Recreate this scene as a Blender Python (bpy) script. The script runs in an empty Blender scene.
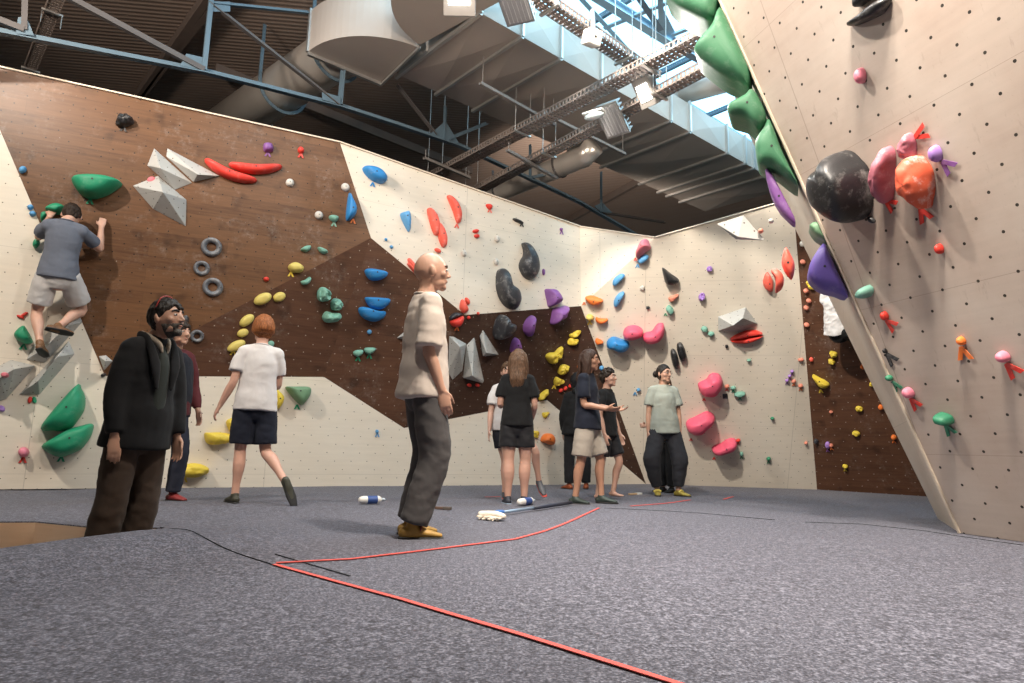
import bpy, bmesh, math, random
import numpy as np
from mathutils import Vector, Matrix, noise
from mathutils.geometry import delaunay_2d_cdt
random.seed(7)
SC = bpy.context.scene
COL = SC.collection
PI = math.pi

# ------------------------------------------------------------------ camera
FPX = 660.0
PITCH = math.atan(106 / 660.0)
ROLL = 0.025
HC = 0.565
CAM = Vector((0, 0, HC))
CF = Vector((0, math.cos(PITCH), math.sin(PITCH)))
_r0 = Vector((1, 0, 0)); _u0 = Vector((0, -math.sin(PITCH), math.cos(PITCH)))
CR = _r0 * math.cos(ROLL) + _u0 * math.sin(ROLL)
CU = _u0 * math.cos(ROLL) - _r0 * math.sin(ROLL)

def ray(x, y):
    return CF + CR * ((x - 512) / FPX) - CU * ((y - 341.5) / FPX)
def hit(x, y, p0, n):
    d = ray(x, y)
    return CAM + d * ((p0 - CAM).dot(n) / d.dot(n))
def atz(x, y, z=0.0):
    return hit(x, y, Vector((0, 0, z)), Vector((0, 0, 1)))
def aty(x, y, Y):
    return hit(x, y, Vector((0, Y, 0)), Vector((0, 1, 0)))
def proj(P):
    v = Vector(P) - CAM
    return 512 + FPX * v.dot(CR) / v.dot(CF), 341.5 - FPX * v.dot(CU) / v.dot(CF)

cam_d = bpy.data.cameras.new('camera'); cam = bpy.data.objects.new('camera', cam_d); COL.objects.link(cam)
cam_d.sensor_width = 36; cam_d.lens = FPX / 1024 * 36; cam_d.clip_start = .02
m = Matrix((CR, CU, -CF)).transposed().to_4x4(); m.translation = CAM
cam.matrix_world = m
SC.camera = cam

# ------------------------------------------------------------------ materials
_mats = {}
def nodes(name):
    mt = bpy.data.materials.new(name); mt.use_nodes = True
    nt = mt.node_tree; b = nt.nodes['Principled BSDF']
    return mt, nt, b
def N(nt, typ, **kw):
    n = nt.nodes.new(typ)
    for k, v in kw.items():
        if k.startswith('i_'):
            n.inputs[k[2:].replace('_', ' ')].default_value = v
        else:
            setattr(n, k, v)
    return n
def mixc(nt, fac, a, b, blend='MIX'):
    n = nt.nodes.new('ShaderNodeMix'); n.data_type = 'RGBA'; n.blend_type = blend
    for sock, v in ((n.inputs[0], fac), (n.inputs[6], a), (n.inputs[7], b)):
        if hasattr(v, 'node'):
            nt.links.new(v, sock)
        else:
            sock.default_value = v if sock is n.inputs[0] else (*v[:3], 1)
    return n.outputs[2]
def math_n(nt, op, a, b=None, c=None):
    n = nt.nodes.new('ShaderNodeMath'); n.operation = op
    for i, v in enumerate((a, b, c)):
        if v is None: continue
        if hasattr(v, 'node'): nt.links.new(v, n.inputs[i])
        else: n.inputs[i].default_value = v
    return n.outputs[0]
def ramp(nt, fac, stops):
    n = nt.nodes.new('ShaderNodeValToRGB'); nt.links.new(fac, n.inputs[0])
    e = n.color_ramp.elements
    while len(e) < len(stops): e.new(.5)
    for k, (p, c) in enumerate(stops):
        e[k].position = p; e[k].color = (*c, 1) if len(c) == 3 else c
    return n.outputs[0]
def noise_n(nt, vec, scale, detail=3, rough=.55):
    n = N(nt, 'ShaderNodeTexNoise'); n.inputs['Scale'].default_value = scale
    n.inputs['Detail'].default_value = detail; n.inputs['Roughness'].default_value = rough
    if vec is not None: nt.links.new(vec, n.inputs['Vector'])
    return n.outputs['Fac']
def bump(nt, b, h, strength=.3, dist=.01):
    n = N(nt, 'ShaderNodeBump'); n.inputs['Strength'].default_value = strength; n.inputs['Distance'].default_value = dist
    nt.links.new(h, n.inputs['Height']); nt.links.new(n.outputs[0], b.inputs['Normal'])
def mapped(nt, kind='Object', scale=(1, 1, 1)):
    tc = N(nt, 'ShaderNodeTexCoord'); mp = N(nt, 'ShaderNodeMapping'); mp.inputs['Scale'].default_value = scale
    nt.links.new(tc.outputs[kind], mp.inputs[0]); return mp.outputs[0]

def M(name, col=None, rough=.6, var=.12, scale=6, bmp=0, bscale=60, metal=0, chalk=0, spec=.5, emit=0, coat=0):
    """plain procedural material with a little colour variation, wear and grain"""
    if name in _mats: return _mats[name]
    mt, nt, b = nodes(name)
    v = mapped(nt)
    f = noise_n(nt, v, scale, 4)
    a = tuple(max(0, c * (1 - var)) for c in col); c2 = tuple(min(1, c * (1 + var)) for c in col)
    out = mixc(nt, f, a, c2)
    if chalk:
        g = noise_n(nt, v, scale * 1.7, 6, .7)
        g = ramp(nt, g, [(.52, (0, 0, 0)), (.78, (chalk,) * 3)])
        out = mixc(nt, g, out, (.75, .73, .70))
    nt.links.new(out, b.inputs['Base Color'])
    b.inputs['Roughness'].default_value = rough; b.inputs['Metallic'].default_value = metal
    b.inputs['Specular IOR Level'].default_value = spec
    if coat: b.inputs['Coat Weight'].default_value = coat
    if emit:
        b.inputs['Emission Color'].default_value = (*col, 1); b.inputs['Emission Strength'].default_value = emit
    if bmp:
        bump(nt, b, noise_n(nt, v, bscale, 4), bmp)
    _mats[name] = mt
    return mt

def dots_mask(nt, uv, s=.30, r=.011):
    sep = N(nt, 'ShaderNodeSeparateXYZ'); nt.links.new(uv, sep.inputs[0])
    res = None
    for off in (0, .5):
        d = []
        for k in (0, 1):
            q = math_n(nt, 'FRACT', math_n(nt, 'ADD', math_n(nt, 'DIVIDE', sep.outputs[k], s), off + 50))
            d.append(math_n(nt, 'MULTIPLY', math_n(nt, 'SUBTRACT', q, .5), s))
        L = math_n(nt, 'SQRT', math_n(nt, 'ADD', math_n(nt, 'MULTIPLY', d[0], d[0]), math_n(nt, 'MULTIPLY', d[1], d[1])))
        mk = math_n(nt, 'LESS_THAN', L, r)
        res = mk if res is None else math_n(nt, 'MAXIMUM', res, mk)
    return res

def panel_birch(name, tint, dot=.22, r=.0060, grain=.10, dirt=.0, dotc=(.07, .055, .04)):
    mt, nt, b = nodes(name)
    uv = N(nt, 'ShaderNodeUVMap').outputs[0]
    mp = N(nt, 'ShaderNodeMapping'); mp.inputs['Scale'].default_value = (1.2, 14, 1); nt.links.new(uv, mp.inputs[0])
    g = noise_n(nt, mp.outputs[0], 1.5, 5)
    c = mixc(nt, g, tuple(x * (1 - grain) for x in tint), tuple(min(1, x * (1 + grain)) for x in tint))
    big = noise_n(nt, uv, .9, 5, .6)
    c = mixc(nt, ramp(nt, big, [(.40, (0, 0, 0)), (.75, (.30,) * 3)]), c, (.80, .77, .70))   # chalk haze
    fine = noise_n(nt, uv, 55, 3, .7)
    c = mixc(nt, ramp(nt, fine, [(.62, (0, 0, 0)), (.72, (.25,) * 3)]), c, tuple(x * .6 for x in tint))
    if dirt:
        mp2 = N(nt, 'ShaderNodeMapping'); mp2.inputs['Scale'].default_value = (6, 1.6, 1); mp2.inputs['Rotation'].default_value = (0, 0, .5)
        nt.links.new(uv, mp2.inputs[0])
        sc = noise_n(nt, mp2.outputs[0], 2.4, 7, .75)
        c = mixc(nt, ramp(nt, sc, [(.60, (0, 0, 0)), (.70, (dirt,) * 3)]), c, tuple(x * .55 for x in tint))
    # panel joints every 2.44 x 1.22 m
    sep = N(nt, 'ShaderNodeSeparateXYZ'); nt.links.new(uv, sep.inputs[0])
    j = None
    for k, s in ((0, 2.44), (1, 1.22)):
        q = math_n(nt, 'FRACT', math_n(nt, 'ADD', math_n(nt, 'DIVIDE', sep.outputs[k], s), 20.37))
        mk = math_n(nt, 'LESS_THAN', math_n(nt, 'ABSOLUTE', math_n(nt, 'SUBTRACT', q, .5)), .0016)
        j = mk if j is None else math_n(nt, 'MAXIMUM', j, mk)
    c = mixc(nt, math_n(nt, 'MULTIPLY', j, .45), c, tuple(x * .45 for x in tint))
    dm = dots_mask(nt, uv, dot, r)
    c = mixc(nt, dm, c, dotc)
    nt.links.new(c, b.inputs['Base Color']); b.inputs['Roughness'].default_value = .55
    b.inputs['Specular IOR Level'].default_value = .3
    bump(nt, b, math_n(nt, 'ADD', math_n(nt, 'MULTIPLY', g, .15), math_n(nt, 'MULTIPLY', dm, -1)), .25, .004)
    return mt

def panel_brown(name, ca, cb, dotcol, r=.009, chalk=.35, rough=.38):
    mt, nt, b = nodes(name)
    uv = N(nt, 'ShaderNodeUVMap').outputs[0]
    br = N(nt, 'ShaderNodeTexBrick'); nt.links.new(uv, br.inputs['Vector'])
    br.inputs['Scale'].default_value = 1; br.inputs['Brick Width'].default_value = 1.35; br.inputs['Row Height'].default_value = .145
    br.inputs['Mortar Size'].default_value = .0012; br.inputs['Color1'].default_value = (*ca, 1); br.inputs['Color2'].default_value = (*cb, 1)
    br.inputs['Mortar'].default_value = (*[x * .45 for x in ca], 1); br.offset = .37
    mp = N(nt, 'ShaderNodeMapping'); mp.inputs['Scale'].default_value = (1.6, 18, 1); nt.links.new(uv, mp.inputs[0])
    g = noise_n(nt, mp.outputs[0], 1.6, 6, .65)
    c = mixc(nt, ramp(nt, g, [(.30, (0, 0, 0)), (.72, (.7,) * 3)]), br.outputs['Color'], tuple(x * 1.45 for x in cb))
    kn = noise_n(nt, uv, 4.2, 2, .4)
    c = mixc(nt, ramp(nt, kn, [(.60, (0, 0, 0)), (.74, (.55,) * 3)]), c, tuple(x * .45 for x in ca))
    ch = noise_n(nt, uv, 1.7, 8, .78)
    ch2 = noise_n(nt, uv, 16, 5, .7)
    mk = math_n(nt, 'MULTIPLY', ramp(nt, ch, [(.52, (0, 0, 0)), (.72, (1, 1, 1))]), ramp(nt, ch2, [(.42, (0, 0, 0)), (.75, (chalk,) * 3)]))
    c = mixc(nt, mk, c, (.55, .50, .46))
    sp = noise_n(nt, uv, 38, 2, .5)
    c = mixc(nt, ramp(nt, sp, [(.73, (0, 0, 0)), (.78, (chalk,) * 3)]), c, (.5, .46, .42))
    dm = dots_mask(nt, uv, .22, r)
    c = mixc(nt, dm, c, dotcol)
    nt.links.new(c, b.inputs['Base Color']); b.inputs['Roughness'].default_value = rough
    b.inputs['Specular IOR Level'].default_value = .28
    bump(nt, b, g, .08, .003)
    return mt

def carpet():
    mt, nt, b = nodes('felt_carpet')
    v = mapped(nt)
    f1 = noise_n(nt, v, 100, 2, .6); f2 = noise_n(nt, v, 32, 3, .7); f3 = noise_n(nt, v, .8, 4)
    s = math_n(nt, 'ADD', math_n(nt, 'MULTIPLY', f1, .6), math_n(nt, 'MULTIPLY', f2, .4))
    c = ramp(nt, s, [(.36, (.018, .018, .026)), (.50, (.082, .083, .110)), (.64, (.26, .262, .318))])
    c = mixc(nt, math_n(nt, 'MULTIPLY', f3, .35), c, (.05, .05, .06))
    # chalk scuffs
    ch = noise_n(nt, v, 3.1, 8, .75)
    c = mixc(nt, ramp(nt, ch, [(.60, (0, 0, 0)), (.80, (.25,) * 3)]), c, (.45, .45, .47))
    nt.links.new(c, b.inputs['Base Color']); b.inputs['Roughness'].default_value = .95
    b.inputs['Specular IOR Level'].default_value = .15
    b.inputs['Sheen Weight'].default_value = .2
    bump(nt, b, s, .5, .006)
    return mt

# ------------------------------------------------------------------ object helpers
def link(name, me, mat=None, parent=None, loc=None, smooth=False):
    o = bpy.data.objects.new(name, me); COL.objects.link(o)
    if mat is not None: me.materials.append(mat)
    if parent is not None: o.parent = parent
    if loc is not None: o.location = loc
    if smooth: me.shade_smooth()
    return o
def mesh(name, V, F, fix=True):
    me = bpy.data.meshes.new(name); me.from_pydata([tuple(v) for v in V], [], F)
    if fix:
        bm = bmesh.new(); bm.from_mesh(me); bmesh.ops.recalc_face_normals(bm, faces=bm.faces); bm.to_mesh(me); bm.free()
    me.update(); return me
def tag(o, label=None, cat=None, group=None, kind=None):
    if label: o['label'] = label
    if cat: o['category'] = cat
    if group: o['group'] = group
    if kind: o['kind'] = kind
    return o
def empty(name, loc):
    o = bpy.data.objects.new(name, None); COL.objects.link(o); o.location = loc; o.empty_display_size = .1; return o

class MB:
    def __init__(s): s.V = []; s.F = []
    def add(s, V, F):
        b = len(s.V); s.V += [Vector(v) for v in V]; s.F += [tuple(i + b for i in f) for f in F]; return s
    def box(s, c, size, R=None):
        x, y, z = [k / 2 for k in size]; R = R or Matrix.Identity(3); c = Vector(c)
        V = [c + R @ Vector((a * x, b * y, d * z)) for a in (-1, 1) for b in (-1, 1) for d in (-1, 1)]
        return s.add(V, [(0, 1, 3, 2), (4, 6, 7, 5), (0, 4, 5, 1), (2, 3, 7, 6), (0, 2, 6, 4), (1, 5, 7, 3)])
    def bar(s, a, b, w, h, up=Vector((0, 0, 1)), prof=None):
        a, b = Vector(a), Vector(b); t = (b - a).normalized(); x = t.cross(up)
        if x.length < 1e-4: x = Vector((1, 0, 0))
        x.normalize(); y = x.cross(t)
        P = prof or [(-w / 2, -h / 2), (w / 2, -h / 2), (w / 2, h / 2), (-w / 2, h / 2)]
        n = len(P)
        V = [q + x * u + y * v for q in (a, b) for u, v in P]
        F = [(i, (i + 1) % n, n + (i + 1) % n, n + i) for i in range(n)] + [tuple(range(n)), tuple(range(2 * n - 1, n - 1, -1))]
        return s.add(V, F)
    def angle(s, a, b, w, h, t=.012, up=Vector((0, 0, 1))):
        return s.bar(a, b, w, h, up, [(-w / 2, -h / 2), (w / 2, -h / 2), (w / 2, -h / 2 + t), (-w / 2 + t, -h / 2 + t), (-w / 2 + t, h / 2), (-w / 2, h / 2)])
    def tube(s, P, R, n=14, ax=None, sub=1, cap='round'):
        """elliptical sweep along P with radii R [(a along ax, b)], closed"""
        P = [Vector(p) for p in P]; R = [(r, r) if isinstance(r, (int, float)) else tuple(r) for r in R]
        AX = None
        if isinstance(ax, list): AX = [Vector(a) for a in ax]
        if sub > 1:
            P2, R2, A2 = [], [], []
            for i in range(len(P) - 1):
                p0 = P[max(i - 1, 0)]; p1 = P[i]; p2 = P[i + 1]; p3 = P[min(i + 2, len(P) - 1)]
                for k in range(sub):
                    t = k / sub
                    P2.append(.5 * ((2 * p1) + (p2 - p0) * t + (2 * p0 - 5 * p1 + 4 * p2 - p3) * t * t + (3 * p1 - p0 - 3 * p2 + p3) * t ** 3))
                    tt = t * t * (3 - 2 * t)
                    R2.append(tuple(R[i][j] * (1 - tt) + R[i + 1][j] * tt for j in (0, 1)))
                    if AX: A2.append(AX[i].lerp(AX[i + 1], t))
            P2.append(P[-1]); R2.append(R[-1]); P, R = P2, R2
            if AX: A2.append(AX[-1]); AX = A2
        T = []
        for i in range(len(P)):
            t = (P[min(i + 1, len(P) - 1)] - P[max(i - 1, 0)]); T.append(t.normalized())
        rings = []
        xprev = None
        for i in range(len(P)):
            a = AX[i] if AX else (Vector(ax) if ax is not None else None)
            if a is None:
                a = xprev if xprev is not None else (Vector((1, 0, 0)) if abs(T[i].x) < .8 else Vector((0, 1, 0)))
            x = (a - T[i] * a.dot(T[i]))
            if x.length < 1e-5: x = T[i].orthogonal()
            x.normalize(); xprev = x
            rings.append((P[i], x, T[i].cross(x), R[i][0], R[i][1], T[i]))
        if cap == 'round':
            def capr(r, sgn):
                out = []
                m_ = min(r[3], r[4])
                for ph in (35, 65):
                    c = math.cos(math.radians(ph)); sn = math.sin(math.radians(ph))
                    out.append((r[0] + r[5] * (sgn * m_ * sn), r[1], r[2], r[3] * c, r[4] * c, r[5]))
                return out
            rings = capr(rings[0], -1)[::-1] + rings + capr(rings[-1], 1)
        V = []; F = []
        for c, x, y, a, b, t in rings:
            for k in range(n):
                th = 2 * PI * k / n
                V.append(c + x * (a * math.cos(th)) + y * (b * math.sin(th)))
        nr = len(rings)
        for i in range(nr - 1):
            for k in range(n):
                F.append((i * n + k, i * n + (k + 1) % n, (i + 1) * n + (k + 1) % n, (i + 1) * n + k))
        F.append(tuple(range(n - 1, -1, -1))); F.append(tuple((nr - 1) * n + k for k in range(n)))
        return s.add(V, F)
    def ell(s, c, r, R=None, nu=14, nv=9):
        R = R or Matrix.Identity(3); c = Vector(c); V = []; F = []
        for j in range(1, nv):
            ph = -PI / 2 + PI * j / nv
            for k in range(nu):
                th = 2 * PI * k / nu
                V.append(c + R @ Vector((r[0] * math.cos(ph) * math.cos(th), r[1] * math.cos(ph) * math.sin(th), r[2] * math.sin(ph))))
        for j in range(nv - 2):
            for k in range(nu):
                F.append((j * nu + k, j * nu + (k + 1) % nu, (j + 1) * nu + (k + 1) % nu, (j + 1) * nu + k))
        V += [c + R @ Vector((0, 0, -r[2])), c + R @ Vector((0, 0, r[2]))]; q = len(V)
        for k in range(nu):
            F.append((q - 2, (k + 1) % nu, k)); b = (nv - 2) * nu; F.append((q - 1, b + k, b + (k + 1) % nu))
        return s.add(V, F)
    def build(s, name, mat, parent=None, loc=None, smooth=False, fix=True, bevel=0):
        o = link(name, mesh(name, s.V, s.F, fix), mat, parent, loc, smooth)
        if bevel:
            md = o.modifiers.new('bevel', 'BEVEL'); md.width = bevel; md.segments = 2; md.limit_method = 'ANGLE'
        return o

def remeshed(name, mb, voxel, smooth=3, fac=.5):
    me = mesh(name + '_src', mb.V, mb.F)
    o = bpy.data.objects.new('src', me); COL.objects.link(o)
    r = o.modifiers.new('r', 'REMESH'); r.mode = 'VOXEL'; r.voxel_size = voxel; r.use_smooth_shade = True
    if smooth:
        q = o.modifiers.new('s', 'SMOOTH'); q.factor = fac; q.iterations = smooth
    dg = bpy.context.evaluated_depsgraph_get(); dg.update()
    me2 = bpy.data.meshes.new_from_object(o.evaluated_get(dg)); me2.name = name
    bpy.data.objects.remove(o); bpy.data.meshes.remove(me)
    me2.shade_smooth()
    return me2
def ripple(me, amp, freq, seed=0.0, zmask=None):
    """cloth folds: push the vertices along their normals with stretched noise"""
    off = Vector((seed * 3.1, seed * 1.7, seed * 5.3))
    co = [v.co.copy() for v in me.vertices]; no = [v.normal.copy() for v in me.vertices]
    for v, c, n in zip(me.vertices, co, no):
        q = Vector((c.x * freq[0], c.y * freq[1], c.z * freq[2])) + off
        w = noise.noise(q) + .6 * (.35 - abs(noise.noise(q * 1.7 + off)))
        v.co = c + n * (amp * w * (zmask(c) if zmask else 1))
    me.update()
# ------------------------------------------------------------------ climbing walls: planar facets
class Facet:
    def __init__(s, key, pts, flip=None):
        s.key = key; s.P = [Vector(p) for p in pts]
        a, b, c = s.P[0], s.P[1], s.P[2]
        n = Vector((0, 0, 0))
        for i in range(len(s.P)):
            p, q = s.P[i], s.P[(i + 1) % len(s.P)]
            n += (p - a).cross(q - a)
        n.normalize()
        if n.dot(CAM - a) < 0: n = -n
        s.n = n; s.o = a
        s.U = Vector((0, 0, 1)).cross(n).normalized(); s.W = n.cross(s.U).normalized()
        if s.W.z < 0: s.W = -s.W; s.U = -s.U
        s.px = [proj(p) for p in s.P]
    def contains(s, x, y):
        r = False; P = s.px
        for i in range(len(P)):
            (x1, y1), (x2, y2) = P[i], P[i - 1]
            if (y1 > y) != (y2 > y) and x < (x2 - x1) * (y - y1) / (y2 - y1) + x1: r = not r
        return r
    def at(s, x, y, h=0.0): return hit(x, y, s.o + s.n * h, s.n)
    def rot(s): return Matrix((s.U, s.W, s.n)).transposed()
FAC = []
def facet(key, pts, mat, name, parent=None, thick=.04):
    f = Facet(key, pts); FAC.append(f)
    n = len(f.P); V = f.P + [p - f.n * thick for p in f.P]
    F = [tuple(range(n)), tuple(range(2 * n - 1, n - 1, -1))] + [(i, n + i, n + (i + 1) % n, (i + 1) % n) for i in range(n)]
    me = mesh(name, V, F)
    uv = me.uv_layers.new(name='UVMap')
    org = Vector((-6, 8, 0))
    for L in me.loops:
        d = me.vertices[L.vertex_index].co - org
        uv.data[L.index].uv = (d.dot(f.U), d.dot(f.W))
    o = link(name, me, mat, parent); f.obj = o
    return f
def xline(f, a, b, c, d):
    """meeting point of lines ab and cd lying in one plane"""
    u = (b - a); v = (d - c); w = a - c
    A = u.dot(u); B = u.dot(v); C_ = v.dot(v); D = u.dot(w); E_ = v.dot(w)
    t = (B * E_ - C_ * D) / (A * C_ - B * B)
    return a + u * t

birch = panel_birch('birch_plywood', (.70, .625, .52))
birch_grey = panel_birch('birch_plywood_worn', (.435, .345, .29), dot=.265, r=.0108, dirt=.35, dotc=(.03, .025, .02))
birch_edge = panel_birch('birch_plywood_edge', (.60, .50, .40), dot=50, r=.0001, grain=.06)
brown = panel_brown('brown_film_plywood', (.072, .031, .014), (.128, .060, .027), (.012, .010, .008), r=.0075, chalk=.42, rough=.40)
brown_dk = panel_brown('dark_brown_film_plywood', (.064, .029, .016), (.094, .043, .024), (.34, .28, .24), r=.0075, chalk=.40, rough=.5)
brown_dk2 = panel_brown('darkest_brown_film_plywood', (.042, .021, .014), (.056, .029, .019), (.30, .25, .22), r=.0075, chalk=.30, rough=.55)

A0 = atz(100, 488.5); B0 = atz(646, 484)
LD = (B0 - A0).normalized(); LN = Vector((LD.y, -LD.x, 0))
def offL(x, y, o): return hit(x, y, A0 + LN * o, LN)
def pl(a, b, c, x, y):
    n = (b - a).cross(c - a).normalized(); return hit(x, y, a, n)
OR = .46
e1 = offL(105, 376, 0); w0 = offL(0, 130, 0); r1 = offL(371, 238, OR)
t1 = pl(e1, w0, r1, 340, 143); t0 = pl(e1, w0, r1, 0, 68)
tX = xline(None, e1, w0, t1, t0)
b1 = offL(324, 377, 0); b2 = offL(404, 428, 0); b3 = offL(547, 400, 0)
r2 = pl(b1, b2, r1, 465, 315)
p5 = pl(b2, b3, r2, 581, 306)
t2 = pl(t1, p5, r2, 580, 227)
kb = atz(817, 489.5); kt = atz(790, 200, 4.25)
def onK(x, y): return pl(B0, kb, kt, x, y)
t3 = onK(655, 238); f1 = onK(675, 318); k2 = onK(795, 225)
kt2 = xline(None, kb, k2, t3, onK(790, 200))
FLb = A0 - LD * 5; FLt = Vector((FLb.x, FLb.y, tX.z))

wl = facet('W', [FLb, B0, b3, b2, b1, e1, tX, FLt], birch, 'wall_left'); tag(wl.obj, kind='structure')
for key, pts, mt, nm in (
        ('A', [e1, r1, t1, tX], brown, 'brown_panel'),
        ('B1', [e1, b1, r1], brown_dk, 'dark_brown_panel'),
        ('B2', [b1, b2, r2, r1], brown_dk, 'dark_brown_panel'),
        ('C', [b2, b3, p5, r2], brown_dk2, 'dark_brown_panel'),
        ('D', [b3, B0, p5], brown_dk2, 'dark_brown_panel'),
        ('Ua', [r1, r2, t1], birch, 'birch_panel'),
        ('Ub', [r2, p5, t2, t1], birch, 'birch_panel'),
        ('U2a', [p5, t3, t2], birch, 'birch_panel'),
        ('U2b', [p5, f1, t3], birch, 'birch_panel'),
        ('F', [p5, B0, f1], birch, 'birch_panel')):
    f = facet(key, pts, mt, nm, wl.obj); f.obj['kind'] = 'structure'
kx = kt2 + (kt2 - t3).normalized() * .0
wk = facet('K', [B0, kb, kt2, t3, f1], birch, 'wall_back'); tag(wk.obj, kind='structure')
nb1 = atz(920, 496); nd = (nb1 - kb)
nb2 = kb + nd * 2.2
nn = (nd).cross(kt2 - kb).normalized()
nt_ = kt2 + nd * 1.9 + Vector((0, 0, .0))
nt2 = hit(*proj(nt_), kb, nn)
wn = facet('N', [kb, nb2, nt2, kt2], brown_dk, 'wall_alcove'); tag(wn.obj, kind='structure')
# the big overhanging wall
g0 = atz(960, 533); g1 = atz(1024, 542); gd = (g1 - g0).normalized()
e_top = aty(720, 0, g0.y); ed = (e_top - g0)
def eup(z): return g0 + ed * (z / ed.z)
gtop = eup(5.3)
gfar = g0 + gd * 6.5
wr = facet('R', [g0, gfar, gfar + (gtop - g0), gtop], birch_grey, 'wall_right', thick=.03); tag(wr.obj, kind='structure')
s0 = atz(938, 519)
sn = (s0 - g0).cross(gtop - g0).normalized()
def onS(x, y): return hit(x, y, g0, sn)
s1 = onS(721.6, 79)
s2 = s0 + (s1 - s0) * ((gtop.z - s0.z) / (s1.z - s0.z))
ws = facet('S', [g0, s0, s2, gtop], birch_edge, 'side_panel', wr.obj, thick=.03); ws.obj['kind'] = 'structure'
# sealing plywood edge along the corner of the overhang
ee = MB(); ee.bar(g0 + wr.n * .001 + ws.n * .001, gtop + wr.n * .001 + ws.n * .001, .022, .022, up=wr.n)
o = ee.build('corner_strip', M('plywood_edge', (.68, .58, .46), .6), wr.obj, bevel=.003); o['kind'] = 'structure'
# back lining of the overhang: the frame side that the alcove sees
# thin capping strips on the top edges
for a, b, par in ((tX, t1, wl.obj), (t1, t2, wl.obj), (t2, t3, wl.obj), (t3, kt2, wk.obj)):
    q = MB(); q.bar(a + Vector((0, 0, .008)), b + Vector((0, 0, .008)), .05, .018)
    o = q.build('top_edge', M('plywood_edge', (.68, .58, .46), .6), par); o['kind'] = 'structure'

# ------------------------------------------------------------------ matting with the sunken aisle
def sstep(a, b, x):
    t = max(0, min(1, (x - a) / (b - a))); return t * t * (3 - 2 * t)
PIT = [atz(-260, 521.5), atz(38, 521.5), atz(97, 527.2), Vector((-2.16, 4.36, 0)), Vector((-2.0, 3.98, 0)), Vector((-1.97, 3.68, 0)), Vector((-2.12, 3.35, 0)), Vector((-2.25, 2.9, 0)), Vector((-2.7, 2.2, 0)), Vector((-6.3, 1.6, 0))]
def lip_d(x, y):
    best = 9
    for i in range(5, len(PIT) - 1):
        a, b = PIT[i], PIT[i + 1]; p = Vector((x, y, 0)); t = max(0, min(1, (p - a).dot(b - a) / (b - a).length_squared))
        best = min(best, (a + (b - a) * t - p).length)
    return best
def floor_z(x, y):
    d = lip_d(x, y)
    z = .075 * math.exp(-(d / .42) ** 2)
    z += .030 * math.exp(-(((x + 2.3) / 1.0) ** 2 + ((y - 6.0) / .8) ** 2))
    z += .020 * noise.noise(Vector((x * .7, y * .7, 3))) * sstep(11, 8, y)
    z *= sstep(1.2, 2.6, y) * .0 + 1
    return z
pts = []; edges = []
for p in PIT: pts.append(Vector((p.x, p.y)))
npit = len(pts)
for i in range(npit): edges.append((i, (i + 1) % npit))
x = -9.0
random.seed(3)
def inpit(x, y):
    r = False
    for i in range(npit):
        p, q = pts[i], pts[i - 1]
        if (p.y > y) != (q.y > y) and x < (q.x - p.x) * (y - p.y) / (q.y - p.y) + p.x: r = not r
    return r
grid = []
y = -3.0
while y < 14.6:
    st = .16 if 2 < y < 7.5 else .45
    x = -9.0
    while x < 9.1:
        if lip_d(x, y) > .05: grid.append(Vector((x, y)))
        x += st
    y += st
v2, e2, f2, *_ = delaunay_2d_cdt(pts + grid, edges, [], 0, 1e-4)
V = [Vector((v.x, v.y, floor_z(v.x, v.y))) for v in v2]
F = []
for f in f2:
    c = (v2[f[0]] + v2[f[1]] + v2[f[2]]) / 3
    if not inpit(c.x, c.y): F.append(tuple(f))
felt = carpet()
fl_me = mesh('floor', V, F)
for p in fl_me.polygons:
    if p.normal.z < 0: p.flip()
floor = link('floor', fl_me, felt, smooth=True); tag(floor, kind='structure')
ply = panel_birch('pit_plywood', (.66, .42, .26), dot=50, r=.0001, grain=.14)
DEP = -.24
mbp = MB()
for i in range(npit):
    a, b = PIT[i], PIT[(i + 1) % npit]
    za, zb = floor_z(a.x, a.y), floor_z(b.x, b.y)
    k = MB(); 
    d = (b - a).normalized(); nrm = Vector((d.y, -d.x, 0)) * .02
    A_, B_ = Vector((a.x, a.y, za - .008)), Vector((b.x, b.y, zb - .008)); A2, B2 = Vector((a.x, a.y, DEP)), Vector((b.x, b.y, DEP))
    k.add([A_, B_, B2, A2, A_ + nrm, B_ + nrm, B2 + nrm, A2 + nrm], [(0, 1, 2, 3), (7, 6, 5, 4), (0, 4, 5, 1), (3, 2, 6, 7), (0, 3, 7, 4), (1, 5, 6, 2)])
    o = k.build('pit_board', ply, floor); o['kind'] = 'structure'
    me = o.data; uv = me.uv_layers.new(name='UVMap')
    for L in me.loops:
        c = me.vertices[L.vertex_index].co; uv.data[L.index].uv = (c.x + c.y, c.z)
    # felt lip turned down over the board
    q = MB(); A3, B3 = Vector((a.x, a.y, za)), Vector((b.x, b.y, zb))
    q.add([A3, B3, B_, A_, A3 + nrm * .9, B3 + nrm * .9, B_ + nrm * .9, A_ + nrm * .9], [(0, 1, 2, 3), (7, 6, 5, 4), (0, 4, 5, 1), (3, 2, 6, 7), (0, 3, 7, 4), (1, 5, 6, 2)])
    o = q.build('mat_lip', felt, floor); o['kind'] = 'structure'
pf = mesh('pit_base', [Vector((x_, y_, DEP + dz_)) for dz_ in (0, -.1) for x_, y_ in ((-10.2, -4.2), (10.2, -4.2), (10.2, 20.2), (-10.2, 20.2))], [(0, 1, 2, 3), (7, 6, 5, 4), (0, 4, 5, 1), (1, 5, 6, 2), (2, 6, 7, 3), (3, 7, 4, 0)])
o = link('pit_base', pf, M('concrete', (.16, .15, .14), .85, .2, 3, .2), floor); o['kind'] = 'structure'
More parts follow.
